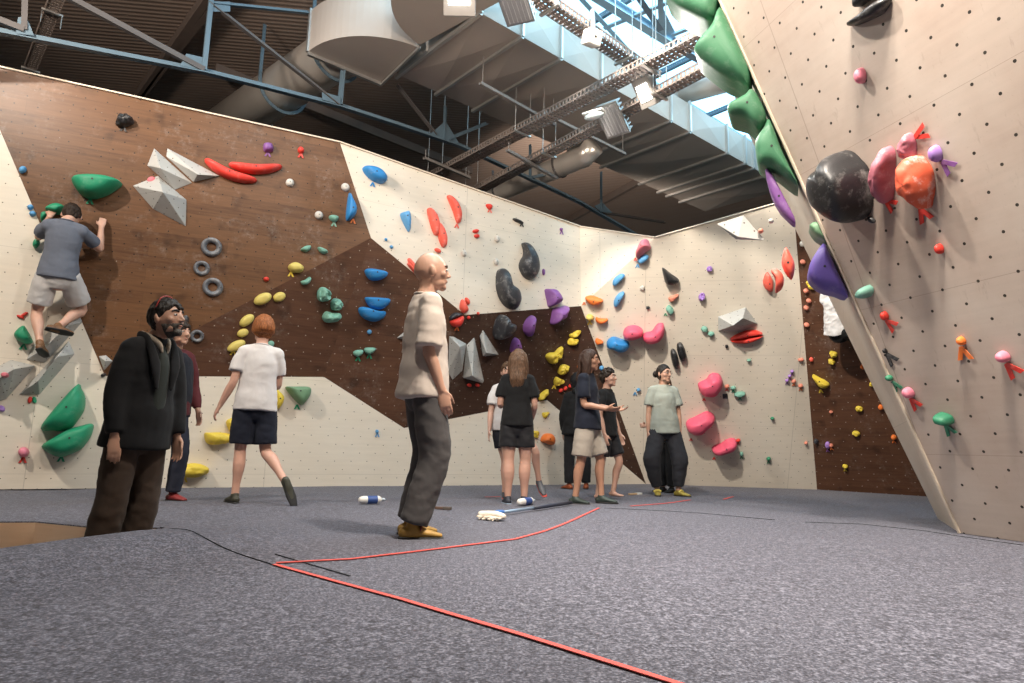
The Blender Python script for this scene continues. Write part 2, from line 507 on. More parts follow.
# seams between the mats
def ground_strip(name, P, w, mat, h=.002, parent=None, th=.003):
    Vv = []; Ff = []
    P = [Vector((p[0], p[1], 0)) for p in P]
    Q = []
    for i in range(len(P) - 1):
        nseg = max(1, int((P[i + 1] - P[i]).length / .12))
        for k in range(nseg): Q.append(P[i].lerp(P[i + 1], k / nseg))
    Q.append(P[-1])
    for i, p in enumerate(Q):
        t = (Q[min(i + 1, len(Q) - 1)] - Q[max(i - 1, 0)]).normalized(); sd = Vector((-t.y, t.x, 0)) * (w / 2)
        for s_ in (1, -1):
            z = floor_z(p.x + sd.x * s_, p.y + sd.y * s_)
            Vv += [p + sd * s_ + Vector((0, 0, z + h)), p + sd * s_ + Vector((0, 0, z + h + th))]
    for i in range(len(Q) - 1):
        a = 4 * i; b = a + 4
        Ff += [(a + 1, a + 3, b + 3, b + 1), (a, b, b + 2, a + 2), (a, a + 1, b + 1, b), (a + 2, b + 2, b + 3, a + 3)]
    e = 4 * (len(Q) - 1)
    Ff += [(0, 2, 3, 1), (e, e + 1, e + 3, e + 2)]
    return link(name, mesh(name, Vv, Ff), mat, parent)
seam_m = M('dark_mat_seam', (.018, .018, .022), .95)  # seams are drawn as thin near-black strips
for pa in ([(160, 529), (200, 545), (272, 566)], [(275, 556), (350, 577)], [(604, 509), (700, 514), (775, 520)], [(805, 522), (860, 524.5), (925, 531), (960, 536), (1023, 545)]):
    o = ground_strip('mat_seam', [atz(*p) for p in pa], .0055, seam_m, parent=floor); o['kind'] = 'structure'
tape_m = M('red_webbing', (.60, .085, .07), .7, .15, 20)
tp = ground_strip('floor_tape', [atz(*p) for p in ((274, 566.5), (400, 600), (520, 636.5), (690, 690))], .022, tape_m, h=.004)
tag(tp, 'long straight red line running across the grey mats towards the camera', 'floor tape', 'red lines on the mats')
tp = ground_strip('floor_tape', [atz(*p) for p in ((276, 565), (350, 560.5), (420, 552), (478, 545), (515, 540), (545, 530), (575, 519), (599, 509))], .022, tape_m, h=.004)
tag(tp, 'crooked red line bending past the broom towards the walking group', 'floor tape', 'red lines on the mats')
for pa, lb in ((((631, 507), (690, 500)), 'short faint red line on the mat by the feet of the man in sage shirt'),
               (((724, 499.5), (733, 497)), 'tiny red tick mark on the mat below the lowest pink heart hold'),
               (((485, 497.5), (500, 497)), 'short faint red mark on the mat behind the woman in black')):
    o = ground_strip('floor_tape', [atz(*p) for p in pa], .03, tape_m, h=.003); tag(o, lb, 'floor tape', 'red lines on the mats')

# ------------------------------------------------------------------ hall shell
hall = MB()
HX0, HX1, HY0, HY1, HZ = -10, 10, -4, 20, 7.1
Vh = [Vector((x, y, z)) for z in (-.5, HZ) for x, y in ((HX0, HY0), (HX1, HY0), (HX1, HY1), (HX0, HY1))]
hall.add(Vh, [(0, 1, 5, 4), (1, 2, 6, 5), (2, 3, 7, 6), (3, 0, 4, 7)])
o = hall.build('wall_hall', M('hall_render', (.30, .29, .28), .8), fix=True); tag(o, kind='structure')
# ------------------------------------------------------------------ roof, skylight, ducts, trusses
DZ = 5.8                                     # underside of the big duct
dR0 = atz(560, 58, DZ); dR1 = atz(764, 174, DZ)
DD = (dR1 - dR0); DD.z = 0; DL = DD.length; DD.normalize()
DN = Vector((DD.y, -DD.x, 0))                # horizontal, away from the duct on the skylight side
def dpt(a, b, z): return Vector((dR0.x, dR0.y, 0)) + DD * a + DN * b + Vector((0, 0, z))
steel_blue = M('blue_painted_steel', (.085, .13, .165), .45, .18, 5, .05, 40)
steel_dark = M('dark_steel', (.07, .062, .06), .55, .2, 5)
steel_brown = M('brown_primed_steel', (.13, .098, .082), .6, .2, 5)
galv = M('galvanised_steel', (.50, .49, .47), .38, .18, 3, .06, 25, metal=.75)
galv_matt = M('galvanised_duct_sheet', (.40, .345, .30), .55, .10, 1.5, .05, 8, metal=.1)
chrome = M('polished_duct_sheet', (.66, .59, .52), .30, .15, 2, .08, 3, metal=.55)
perf = M('perforated_tray_steel', (.27, .225, .20), .5, .2, 30, metal=.4)
white_box = M('white_plastic', (.72, .70, .66), .5, .05)

def roof_mat():
    mt, nt, b = nodes('corrugated_roof_sheet')
    tc = N(nt, 'ShaderNodeTexCoord'); mp = N(nt, 'ShaderNodeMapping')
    mp.inputs['Rotation'].default_value = (0, 0, -math.atan(.1)); nt.links.new(tc.outputs['Object'], mp.inputs[0])
    w = N(nt, 'ShaderNodeTexWave'); w.bands_direction = 'Y'; w.inputs['Scale'].default_value = 3.2; w.inputs['Distortion'].default_value = 0
    nt.links.new(mp.outputs[0], w.inputs['Vector'])
    n = noise_n(nt, tc.outputs['Object'], .8, 5)
    c = mixc(nt, n, (.21, .152, .122), (.30, .22, .18))
    c = mixc(nt, w.outputs['Fac'], c, (.31, .235, .19), 'MIX')
    nt.links.new(c, b.inputs['Base Color']); b.inputs['Roughness'].default_value = .6
    bump(nt, b, w.outputs['Fac'], .25, .03)
    return mt
RZ = 7.1
oa0, oa1, ob0, ob1 = -4.5, 7.5, -1.25, 2.1   # skylight opening along / across the duct
def rod_top(c):
    v = c - Vector((dR0.x, dR0.y, c.z)); a, b = v.dot(DD), v.dot(DN)
    return DZ - .10 if (-W_ - .15 < b < .40 and a > -4) or a < -1.9 else RZ
W_ = 1.88
def ring(z):
    return [dpt(-30, -25, z), dpt(30, -25, z), dpt(30, 25, z), dpt(-30, 25, z), dpt(oa0, ob0, z), dpt(oa1, ob0, z), dpt(oa1, ob1, z), dpt(oa0, ob1, z)]
Vr = ring(RZ) + ring(RZ + .15)
Fr = []
for k in range(4):
    j = (k + 1) % 4
    Fr += [(k, j, 4 + j, 4 + k), (8 + k, 12 + k, 12 + j, 8 + j), (4 + k, 4 + j, 12 + j, 12 + k), (k, 8 + k, 8 + j, j)]
ceil = link('ceiling', mesh('ceiling', Vr, Fr), roof_mat()); tag(ceil, kind='structure')
# roof purlins as part of the ceiling
for (xa, ya, xb, yb, w) in ((205, 0, 128, 110, .11), (262, -60, 60, 200, .09), (420, 150, 320, 110, .08), (560, 165, 400, 250, .10), (650, 175, 560, 225, .10)):
    a, b = atz(xa, ya, RZ - .09), atz(xb, yb, RZ - .09)
    d = (b - a).normalized()
    q = MB(); q.bar(a - d * 1.5, b + d * 2, w, .17); o = q.build('roof_beam', steel_brown, ceil, bevel=.004); o['kind'] = 'structure'

# skylight
glass = bpy.data.materials.new('skylight_glazing'); glass.use_nodes = True; gnt = glass.node_tree
gnt.nodes.remove(gnt.nodes['Principled BSDF'])
gn = noise_n(gnt, mapped(gnt), 3, 3)
gt = gnt.nodes.new('ShaderNodeBsdfTransparent'); gnt.links.new(mixc(gnt, gn, (.80, .92, .97), (.90, .97, 1)), gt.inputs[0])
gg = gnt.nodes.new('ShaderNodeBsdfGlossy'); gg.inputs['Roughness'].default_value = .08
gm = gnt.nodes.new('ShaderNodeMixShader'); gm.inputs[0].default_value = .06
gnt.links.new(gt.outputs[0], gm.inputs[1]); gnt.links.new(gg.outputs[0], gm.inputs[2]); gnt.links.new(gm.outputs[0], gnt.nodes['Material Output'].inputs[0])
sky_fr = MB()
zc = RZ + .35
for b_ in (ob0, ob1): sky_fr.bar(dpt(oa0, b_, RZ + .2), dpt(oa1, b_, RZ + .2), .08, .45)
for a_ in (oa0, oa1): sky_fr.bar(dpt(a_, ob0, RZ + .2), dpt(a_, ob1, RZ + .2), .08, .45)
win = sky_fr.build('window_1', M('pale_blue_kerb', (.42, .58, .66), .5), None); tag(win, kind='structure')
a_ = oa0; npan = 6; stp = (oa1 - oa0) / npan
for k in range(npan):
    q = MB(); q.bar(dpt(oa0 + k * stp + .03, (ob0 + ob1) / 2, zc), dpt(oa0 + (k + 1) * stp - .03, (ob0 + ob1) / 2, zc), ob1 - ob0 - .06, .008)
    o = q.build('pane', glass, win); o['kind'] = 'structure'
    if k:
        q = MB(); q.bar(dpt(oa0 + k * stp, ob0, zc), dpt(oa0 + k * stp, ob1, zc), .06, .09)
        o = q.build('glazing_bar', steel_blue, win); o['kind'] = 'structure'
q = MB(); q.bar(dpt(oa0, .55, zc), dpt(oa1, .55, zc), .05, .08); o = q.build('glazing_bar', steel_blue, win); o['kind'] = 'structure'

# steel frame crossing under the skylight
def member(parent, name, a, b, w=.09, h=.09, mat=None, prof='L'):
    q = MB()
    if prof == 'L': q.angle(a, b, w, h)
    elif prof == 'I':
        q.bar(a, b, w, h, prof=[(-w/2, -h/2), (w/2, -h/2), (w/2, -h/2+.015), (.008, -h/2+.015), (.008, h/2-.015), (w/2, h/2-.015), (w/2, h/2), (-w/2, h/2), (-w/2, h/2-.015), (-.008, h/2-.015), (-.008, -h/2+.015), (-w/2, -h/2+.015)])
    else: q.bar(a, b, w, h)
    return q.build(name, mat or steel_blue, parent)
SZ = 6.75
glare_steel = M('glare_tinted_steel', (.30, .43, .52), .45, .12, 5)  # lighter colour imitates daylight glare on the truss members
ra = atz(598, 0, SZ)
sk = empty('skylight_truss', atz(665, 10, SZ)); tag(sk, 'grey-blue steel truss crossing under the bright roof light', 'roof truss')
inv = Matrix.Translation(-sk.location)
def rel(o, par): o.matrix_parent_inverse = Matrix.Translation(-par.location); return o
for (xa, ya, xb, yb, w, h, mt, nm) in ((582, -14, 672, 42, .13, .13, glare_steel, 'chord'), (638, -6, 661, 28, .09, .09, M('slate_blue_steel', (.15, .20, .25), .5), 'diagonal'), (660, -12, 662, 36, .08, .08, glare_steel, 'post'),
                                    (604, 27, 700, -12, .07, .07, glare_steel, 'diagonal'), (576, -8, 640, 62, .07, .05, glare_steel, 'diagonal'), (672, 34, 760, -2, .07, .07, glare_steel, 'diagonal'), (672, 42, 735, 78, .12, .12, M('slate_blue_steel', (.15, .20, .25), .5), 'chord')):
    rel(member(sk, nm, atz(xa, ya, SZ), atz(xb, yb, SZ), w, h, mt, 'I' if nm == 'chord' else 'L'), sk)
q = MB(); a, b, c = atz(650, 38, SZ), atz(676, 34, SZ), atz(663, 8, SZ)
q.add([a, b, c, a + Vector((0, 0, .012)), b + Vector((0, 0, .012)), c + Vector((0, 0, .012))], [(0, 1, 2), (5, 4, 3), (0, 3, 4, 1), (1, 4, 5, 2), (2, 5, 3, 0)])
rel(q.build('gusset_plate', glare_steel, sk), sk)

# main roof truss over the long wall
ta, tb = atz(0, 30, 4.75), atz(629, 228, 4.75)
td = tb - ta; td.z = 0; td.normalize(); tn = Vector((td.y, -td.x, 0))
def ont(x, y): return hit(x, y, ta, tn)
tr = empty('roof_truss', ta); tag(tr, 'long blue and brown steel roof truss running above the top of the long wall', 'roof truss')
ch = [(-70, 16), (0, 30), (204, 70), (256, 83), (340, 104.6), (400, 124), (459, 144), (497, 162), (580, 201), (640, 236), (690, 268)]
q = MB()
for k in range(len(ch) - 1):
    q.angle(ont(*ch[k]), ont(*ch[k + 1]), .085, .085, .014); 
rel(q.build('bottom_chord', steel_blue, tr), tr)
for (xa, ya, xb, yb, nm, mt) in ((204, 70, 212, -8, 'post', steel_blue), (204, 70, 66, -4, 'diagonal', steel_dark), (210, 1, 340, 104, 'diagonal', steel_dark), (340, 104, 343, 70, 'post', steel_blue),
                             (398, 84, 437, 134, 'diagonal', steel_dark), (446, 106, 445, 140, 'post', steel_blue), (448, 139, 487, 123, 'strut', steel_blue),
                             (531, 145, 531, 178, 'post', steel_blue), (533, 177, 582, 166, 'strut', steel_blue), (602, 172, 602, 213, 'post', steel_blue), (602, 212, 665, 222, 'strut', steel_dark),
                             (24, 30, 25, -8, 'post', steel_dark), (24, 30, -40, 5, 'diagonal', steel_dark), (212, 2, 330, 14, 'strut', steel_blue)):
    w = .055 if nm != 'diagonal' else .065
    rel(member(tr, nm, ont(xa, ya), ont(xb, yb), w, w, mt), tr)
for T_ in (((186, 54), (204, 58), (205, 71), (180, 66)), ((322, 92), (340, 97), (340, 105), (322, 100)), ((212, 2), (230, 2), (230, 12), (212, 12)), ((428, 136), (445, 121), (459, 144), (444, 141)), ((18, 18), (26, 16), (34, 36), (16, 34)), ((594, 206), (602, 203), (612, 213), (600, 212))):
    P_ = [ont(*t) for t in T_]; q = MB()
    q.add(P_ + [p + tn * .012 for p in P_], [(0, 1, 2, 3), (7, 6, 5, 4)] + [(i, (i + 1) % 4, 4 + (i + 1) % 4, 4 + i) for i in range(4)])
    rel(q.build('gusset_plate', steel_blue, tr), tr)

# big rectangular duct with two turning elbows and a round pipe
W_ = 1.88; DH = .50
dt = empty('ventilation_duct', dpt(0, -W_ / 2, DZ)); tag(dt, 'huge grey sheet metal air duct with ribbed underside below the roof light', 'air duct')
ribs_px = [(479, 13), (520, 37), (560, 58), (600, 81), (671, 120), (690, 131), (728, 152), (747, 162), (755, 167), (765, 175)]
ribs = sorted({round((atz(*p, DZ) - dpt(0, 0, DZ)).dot(DD), 3) for p in ribs_px})
ribs.append(ribs[-1] + .9)
q = MB()
def panel4(q, a, b, c, d, n, depth):
    ctr = (a + b + c + d) / 4 + n * depth
    q.add([a, b, c, d, ctr], [(0, 1, 4), (1, 2, 4), (2, 3, 4), (3, 0, 4)])
for k in range(len(ribs) - 1):
    r0, r1_ = ribs[k], ribs[k + 1]; L = r1_ - r0; dp = min(.05, L * .06)
    panel4(q, dpt(r0, 0, DZ), dpt(r1_, 0, DZ), dpt(r1_, -W_, DZ), dpt(r0, -W_, DZ), Vector((0, 0, -1)), dp)
    for b_, s_ in ((0, 1), (-W_, -1)):
        panel4(q, dpt(r0, b_, DZ), dpt(r0, b_, DZ + DH), dpt(r1_, b_, DZ + DH), dpt(r1_, b_, DZ), DN * s_, dp * .6)
    q.add([dpt(r0, 0, DZ + DH), dpt(r1_, 0, DZ + DH), dpt(r1_, -W_, DZ + DH), dpt(r0, -W_, DZ + DH)], [(0, 1, 2, 3)])
for r_ in (ribs[0], ribs[-1]):
    q.add([dpt(r_, 0, DZ), dpt(r_, -W_, DZ), dpt(r_, -W_, DZ + DH), dpt(r_, 0, DZ + DH)], [(0, 1, 2, 3)])
rel(q.build('duct_box', galv_matt, dt, fix=True), dt)
for k, r_ in enumerate(ribs[:-1]):
    q = MB(); q.bar(dpt(r_, .025, DZ - .02), dpt(r_, -W_ - .06, DZ - .02), .045, .045)
    q.bar(dpt(r_, .025, DZ - .02), dpt(r_, .025, DZ + DH + .03), .045, .035, up=DD)
    rel(q.build('flange', galv, dt), dt)
def elbow(piv, a0, a1, rad, z, h, nm):
    q = MB(); K = 18; V = []
    for zz in (z, z + h):
        V.append(Vector((piv.x, piv.y, zz)))
        for k in range(K + 1):
            th = a0 + (a1 - a0) * k / K; V.append(Vector((piv.x + rad * math.cos(th), piv.y + rad * math.sin(th), zz)))
    n_ = K + 2; F = [tuple(range(n_)), tuple(range(2 * n_ - 1, n_ - 1, -1))] + [(i, (i + 1) % n_, n_ + (i + 1) % n_, n_ + i) for i in range(n_)]
    q.add(V, F); o = q.build(nm, galv_matt, dt); rel(o, dt); return o
piv1 = atz(381, 83, DZ); e1a = atz(308, 52, DZ); e1b = atz(420, 45, DZ)
ang = lambda p, c: math.atan2(p.y - c.y, p.x - c.x)
R1 = (e1a - piv1).length
a0 = ang(e1a, piv1) % (2 * PI); a1 = ang(e1b, piv1) % (2 * PI)
elbow(piv1, a0, a1, R1, DZ, .62, 'duct_elbow')
piv2 = atz(479, 13, DZ); b0 = ang(e1b, piv2) % (2 * PI)
elbow(piv2, b0, b0 + PI / 2, (e1b - piv2).length, DZ + .003, DH, 'duct_elbow')
q = MB(); q.bar(piv1 + Vector((0, 0, -.02)), e1a + Vector((0, 0, -.02)), .05, .05); q.bar(e1a, e1a + Vector((0, 0, .64)), .05, .05, up=DD); rel(q.build('flange', galv, dt), dt)
q = MB(); q.bar(piv1 + Vector((0, 0, -.03)), e1b + Vector((0, 0, -.03)), .03, .04); rel(q.build('flange', galv, dt), dt)
# outgoing box behind the second elbow, running out of the frame towards the camera
ff = Vector((math.cos(b0 + PI / 2), math.sin(b0 + PI / 2), 0)); perp = Vector((-ff.y, ff.x, 0))
e2r = (e1b - piv2).length
q = MB(); c_ = piv2 + ff * 0; 
q.box(piv2 + ff * (e2r / 2) + perp * .6 + Vector((0, 0, DH / 2 + .003)), (e2r, 1.2, DH), Matrix((ff, perp, Vector((0, 0, 1)))).transposed())
rel(q.build('duct_branch', galv_matt, dt), dt)
# round pipe
pc0 = (piv1 + e1a) / 2 + Vector((0, 0, .34)); pdir = (atz(238, 118, DZ + .34) - pc0); pdir.z = 0; pdir.normalize()
q = MB()
q.tube([pc0 - pdir * .02, pc0 + pdir * .25, pc0 + pdir * .32, pc0 + pdir * 5], [(R1 / 2, .33), (.37, .36), (.36, .36), (.36, .36)], n=40, ax=pdir.cross(Vector((0, 0, 1))), cap='flat')
rel(q.build('round_pipe', chrome, dt, smooth=True), dt)
for k, s_ in enumerate((.28, 1.75)):
    q = MB(); c = pc0 + pdir * s_; side = pdir.cross(Vector((0, 0, 1)))
    P_ = [c + side * (.40 * math.cos(t)) + Vector((0, 0, .40 * math.sin(t))) for t in [PI * 1.0 + PI * j / 14 for j in range(15)]]
    P_ = [P_[0] + Vector((0, 0, .9))] + P_ + [P_[-1] + Vector((0, 0, .9))]
    for i in range(len(P_) - 1): q.bar(P_[i], P_[i + 1], .05, .018, up=pdir)
    rel(q.build('hanger_ring', steel_blue, dt), dt)
# second round pipe seen beyond the tray and a round branch near the overhang
p2 = empty('round_duct', atz(530, 190, 4.9)); tag(p2, 'shiny round metal pipe hung low beneath the cable trays', 'air duct')
q = MB(); a, b = atz(455, 210, 5.35), atz(585, 156, 5.35)
q.tube([atz(420, 224, 5.35), a, b, b + (b - a).normalized() * .2 + Vector((0, 0, .12))], [.18, .18, .18, .18], n=28, cap='flat'); rel(q.build('pipe', chrome, p2, smooth=True), p2)
for px_ in ((500, 191), (560, 166)):
    c = atz(*px_, 5.35); dirp = (b - a).normalized(); side = dirp.cross(Vector((0, 0, 1)))
    q = MB(); P_ = [c + side * (.19 * math.cos(t)) + Vector((0, 0, .19 * math.sin(t))) for t in [PI + PI * j / 12 for j in range(13)]]
    P_ = [P_[0] + Vector((0, 0, .35))] + P_ + [P_[-1] + Vector((0, 0, .35))]
    for i in range(len(P_) - 1): q.bar(P_[i], P_[i + 1], .04, .015, up=dirp)
    rel(q.build('hanger_ring', steel_dark, p2), p2)
p3 = empty('round_duct', atz(735, 95, 6.6)); tag(p3, 'shiny round metal pipe crossing above the ribbed duct beside the green volumes', 'air duct')
q = MB(); a, b = atz(678, 92, 6.62), atz(770, 66, 6.62)
q.tube([a, b], [.22, .22], n=28, cap='flat'); rel(q.build('pipe', chrome, p3, smooth=True), p3)
q = MB(); d3 = (b - a).normalized(); q.tube([a - d3 * .02, a + d3 * .06], [.26, .26], n=28, cap='flat'); rel(q.build('flange', galv, p3), p3)

# cable trays
def tray(label, a, b, w=.20, h=.07, mat=perf, rung=.065, extra=None, group='perforated cable trays under the roof'):
    e = empty('cable_tray', a); tag(e, label, 'cable tray', group)
    d = (b - a).normalized(); sd = d.cross(Vector((0, 0, 1))).normalized(); L = (b - a).length
    for s_ in (-1, 1):
        q = MB(); k = .0
        q.bar(a + sd * (s_ * w / 2), b + sd * (s_ * w / 2), .006, .022)
        q.bar(a + sd * (s_ * w / 2) + Vector((0, 0, h)), b + sd * (s_ * w / 2) + Vector((0, 0, h)), .012, .018)
        n_ = int(L / rung)
        for i in range(n_):
            c = a + d * (i * rung + rung / 2) + sd * (s_ * w / 2)
            q.bar(c, c + Vector((0, 0, h)), .006, rung * .45, up=d)
        rel(q.build('side_rail', mat, e), e)
    q = MB()
    for i in range(int(L / rung)):
        c = a + d * (i * rung + rung / 2); q.bar(c - sd * (w / 2), c + sd * (w / 2), rung * .55, .006)
    for f_ in (-.28, 0, .28): q.bar(a + sd * (w * f_), b + sd * (w * f_), .016, .005)
    rel(q.build('tray_bottom', mat, e), e)
    q = MB(); q.tube([a + sd * .03 + Vector((0, 0, .03)), b + sd * .02 + Vector((0, 0, .03))], [.022, .022], n=8); q.tube([a - sd * .05 + Vector((0, 0, .025)), b - sd * .05 + Vector((0, 0, .025))], [.015, .015], n=8)
    rel(q.build('cable', M('grey_cable', (.16, .12, .11), .6), e, smooth=True), e)
    n_ = max(2, int(L / 1.8))
    for i in range(n_):
        c = a + d * (L * (i + .5) / n_)
        q = MB(); q.bar(c - sd * (w / 2 + .04) + Vector((0, 0, -.02)), c + sd * (w / 2 + .04) + Vector((0, 0, -.02)), .04, .025)
        for s_ in (-1, 1): q.tube([c + sd * (s_ * (w / 2 + .03)) + Vector((0, 0, -.02)), c + sd * (s_ * (w / 2 + .03)) + Vector((0, 0, rod_top(c) - a.z))], [.006, .006], n=6, cap='flat')
        rel(q.build('hanger_rod', galv, e), e)
    return e
tray('upper of two long parallel trays crossing below the big duct', atz(400, 196, 5.05), atz(735, 22, 5.05), .22)
tray('lower of two long parallel trays, carried beside the emergency lamp', atz(440, 212, 4.85), atz(735, 55, 4.85), .18)
tray('tray running along the bright roof light past the white speaker', atz(505, -22, 5.35), atz(655, 80, 5.35), .20)
tray('brown slotted tray rising past the roof truss at the corner of the brown wall', atz(22, 92, 5.9), atz(66, -25, 5.9), .15, .05, M('brown_tray_steel', (.34, .27, .23), .55, .2, 20))
# unistrut cross bars
for pa, z_, lb in ((((480, 83), (555, 125)), 5.3, 'slotted steel bar hung below the creased duct panels'), (((507, 150), (556, 178)), 4.80, 'slotted steel bar tying the two long trays together'), (((541, 112), (625, 154)), 5.3, 'dark slotted bar under the duct beside the emergency lamp'), (((424, 158), (470, 178)), 4.9, 'pale thin bar hung from the truss above the pale wall')):
    e = empty('hanging_bar', atz(*pa[0], z_)); tag(e, lb, 'hanging rail')
    a, b = atz(*pa[0], z_), atz(*pa[1], z_)
    q = MB(); q.bar(a, b, .05, .04, prof=[(-.025, -.02), (.025, -.02), (.025, .02), (.019, .02), (.019, -.014), (-.019, -.014), (-.019, .02), (-.025, .02)]); rel(q.build('rail', M('dull_zinc_rail', (.22, .20, .185), .6, .15), e), e)
    for t_ in (.03, .97):
        c = a.lerp(b, t_); q = MB(); q.tube([c, c + Vector((0, 0, (rod_top(c) if z_ > 5.1 else z_ + .14) - z_))], [.006, .006], n=6, cap='flat'); rel(q.build('rod', M('dull_zinc_rail', (.22, .20, .185), .6, .15), e), e)

# lamps and devices under the roof
lamp_glow = M('lamp_lens', (1, .97, .90), .4, 0, emit=14)
def floodlight(label, c, aim, w=.30, h=.42):
    e = empty('floodlight', c); tag(e, label, 'lamp', 'floodlights under the roof')
    d = (aim - c).normalized(); x = d.cross(Vector((0, 0, 1))).normalized(); y = x.cross(d); R = Matrix((x, d, y)).transposed()
    q = MB(); q.box(c - d * .05, (w, .09, h), R)
    for k in range(7): q.box(c - d * .12 + x * ((k - 3) * w / 7), (.012, .07, h * .8), R)
    rel(q.build('housing', M('lamp_housing', (.30, .28, .26), .5), e, bevel=.006), e)
    q = MB(); q.box(c + d * .002, (w * .66, .012, h * .56), R); rel(q.build('lamp_lens', lamp_glow, e), e)
    q = MB()
    for s_ in (-1, 1): q.bar(c - d * .05 + x * (s_ * (w / 2 + .015)), c - d * .05 + x * (s_ * (w / 2 + .015)) + Vector((0, 0, .33)), .03, .006, up=d)
    q.bar(c - d * .05 - x * (w / 2 + .02) + Vector((0, 0, .33)), c - d * .05 + x * (w / 2 + .02) + Vector((0, 0, .33)), .03, .008)
    q.tube([c - d * .05 + Vector((0, 0, .33)), c - d * .05 + Vector((0, 0, .40))], [.012, .012], n=8)
    rel(q.build('bracket', steel_dark, e), e)
    return e, d
f1c = atz(644, 93, 4.9); floodlight('lit floodlight hanging from the tray crossing in front of the big duct', f1c, f1c + Vector((-.75, -.65, -.75)), .24, .36)
f2c = atz(459, -9, 4.75); floodlight('glaring floodlight cut by the top edge of the picture under the duct', f2c, f2c + Vector((.0, -.9, -.55)))
# louvred unlit lamps
def louvre(label, c, aim, w=.34, h=.46):
    e = empty('louvred_lamp', c); tag(e, label, 'lamp', 'unlit louvred lamps under the roof')
    d = (aim - c).normalized(); x = d.cross(Vector((0, 0, 1))).normalized(); y = x.cross(d); R = Matrix((x, d, y)).transposed()
    q = MB(); q.box(c, (w, .03, h), R)
    for k in range(8): q.box(c - d * .06 + y * ((k - 3.5) * h / 8), (w, .10, .012), R)
    rel(q.build('housing', galv, e), e)
    q = MB(); q.box(c + d * .02, (w * .86, .012, h * .86), R)
    for k in range(6): q.box(c + d * .03 + x * ((k - 2.5) * w / 7), (.01, .02, h * .84), R)
    rel(q.build('grille', M('lamp_grille', (.36, .36, .37), .4), e), e)
    q = MB(); q.bar(c - d * .05, c - d * .05 + Vector((0, 0, .22)), .03, .03, up=d); rel(q.build('bracket', steel_dark, e), e)
lc = atz(612, 120, 4.8); louvre('small grey louvred lamp hanging beside the lit floodlight', lc, lc + Vector((-.5, -.6, -1)))
lc = atz(515, 4, 4.9); louvre('grey louvred lamp at the top edge of the picture beside the tray', lc, lc + Vector((-.15, -.4, -1)), .30, .42)
e = empty('loudspeaker', atz(592, 38, 5.2)); tag(e, 'white cube loudspeaker mounted on the tray under the roof light', 'loudspeaker')
sc_ = atz(592, 38, 5.2); R = Matrix.Rotation(.55, 3, 'Z') @ Matrix.Rotation(.35, 3, 'X')
q = MB(); q.box(sc_, (.17, .17, .17), R); rel(q.build('cabinet', white_box, e, bevel=.015), e)
q = MB(); q.tube([sc_ + R @ Vector((-.01, -.083, 0)), sc_ + R @ Vector((-.01, -.088, 0))], [.015, .015], n=16, ax=R @ Vector((1, 0, 0)), cap='flat'); rel(q.build('driver', M('black_rubber', (.02, .02, .02), .6), e), e)
q = MB(); q.bar(sc_ + R @ Vector((0, 0, .08)), sc_ + Vector((0, 0, .36)), .05, .02, up=DD); rel(q.build('bracket', galv, e), e)
e = empty('emergency_lamp', atz(594, 116, 4.75)); tag(e, 'small oval emergency lamp clipped under the lower cable tray', 'lamp')
c = atz(594, 116, 4.75); q = MB(); q.ell(c, (.14, .07, .045), Matrix.Rotation(-.6, 3, 'Z')); rel(q.build('cover', M('pale_lens', (.60, .70, .74), .25), e, smooth=True), e)
q = MB(); q.box(c + Vector((0, 0, .04)), (.28, .13, .03), Matrix.Rotation(-.6, 3, 'Z')); rel(q.build('base_plate', white_box, e, bevel=.005), e)

# ------------------------------------------------------------------ light
W = bpy.data.worlds.new('sky'); SC.world = W; W.use_nodes = True
bg = W.node_tree.nodes['Background']; bg.inputs[0].default_value = (.60, .84, 1, 1); bg.inputs[1].default_value = 4.5
def area(name, loc, aim, power, size=.6, col=(1, .90, .78)):
    l = bpy.data.lights.new(name, 'AREA'); l.energy = power; l.size = size; l.color = col
    o = bpy.data.objects.new(name, l); COL.objects.link(o); o.location = loc
    o.rotation_euler = (Vector(aim) - Vector(loc)).to_track_quat('-Z', 'Y').to_euler(); return o
def spot(name, loc, aim, power, cone, size=.12, blend=.5, col=(1, .90, .78)):
    l = bpy.data.lights.new(name, 'SPOT'); l.energy = power; l.shadow_soft_size = size; l.color = col; l.spot_size = math.radians(cone); l.spot_blend = blend
    o = bpy.data.objects.new(name, l); COL.objects.link(o); o.location = loc
    o.rotation_euler = (Vector(aim) - Vector(loc)).to_track_quat('-Z', 'Y').to_euler(); return o
WARM = (1, .86, .74)
spot('hall_floodlight', (-5.4, 3.1, 5.6), (-4.0, 7.6, 2.2), 1500, 92, .10)
area('hall_floodlight', (-.6, 1.6, 6.3), (-.2, 9.5, 1.6), 270, .22)
area('hall_floodlight', (1.4, 2.8, 5.9), (1.9, 3.6, .0), 400, .25)
spot('hall_floodlight', (-.8, 4.4, 6.2), (2.9, 4.2, 1.9), 1500, 80, .10)
area('hall_floodlight', f1c + Vector((-.1, -.12, -.16)), f1c + Vector((-.5, -2.0, -3)), 110, .3, (1, .95, .88))
area('hall_floodlight', f2c + Vector((.0, -.1, -.1)), f2c + Vector((.4, -1.5, -3)), 100, .3, (1, .95, .88))
area('hall_floodlight', (3.2, 7.0, 5.4), (3.8, 11.5, 1.8), 130, .25)  # added lamp lifting the far wall, no fixture seen there
spot('hall_floodlight', (-.3, 4.6, 6.2), (3.9, 11.5, 1.7), 4200, 44, .15, .7)  # added narrow spot that brightens the far wall alone
spot('hall_floodlight', (1.5, 2.4, 5.7), (1.75, 4.0, 0), 2900, 72, .2, .8)
spot('bounce_fill', (.8, 12.6, 4.9), (2.0, 14.5, 7), 600, 130, .3, .6, WARM)  # added unseen lamp, stands in for bounce on the far roof
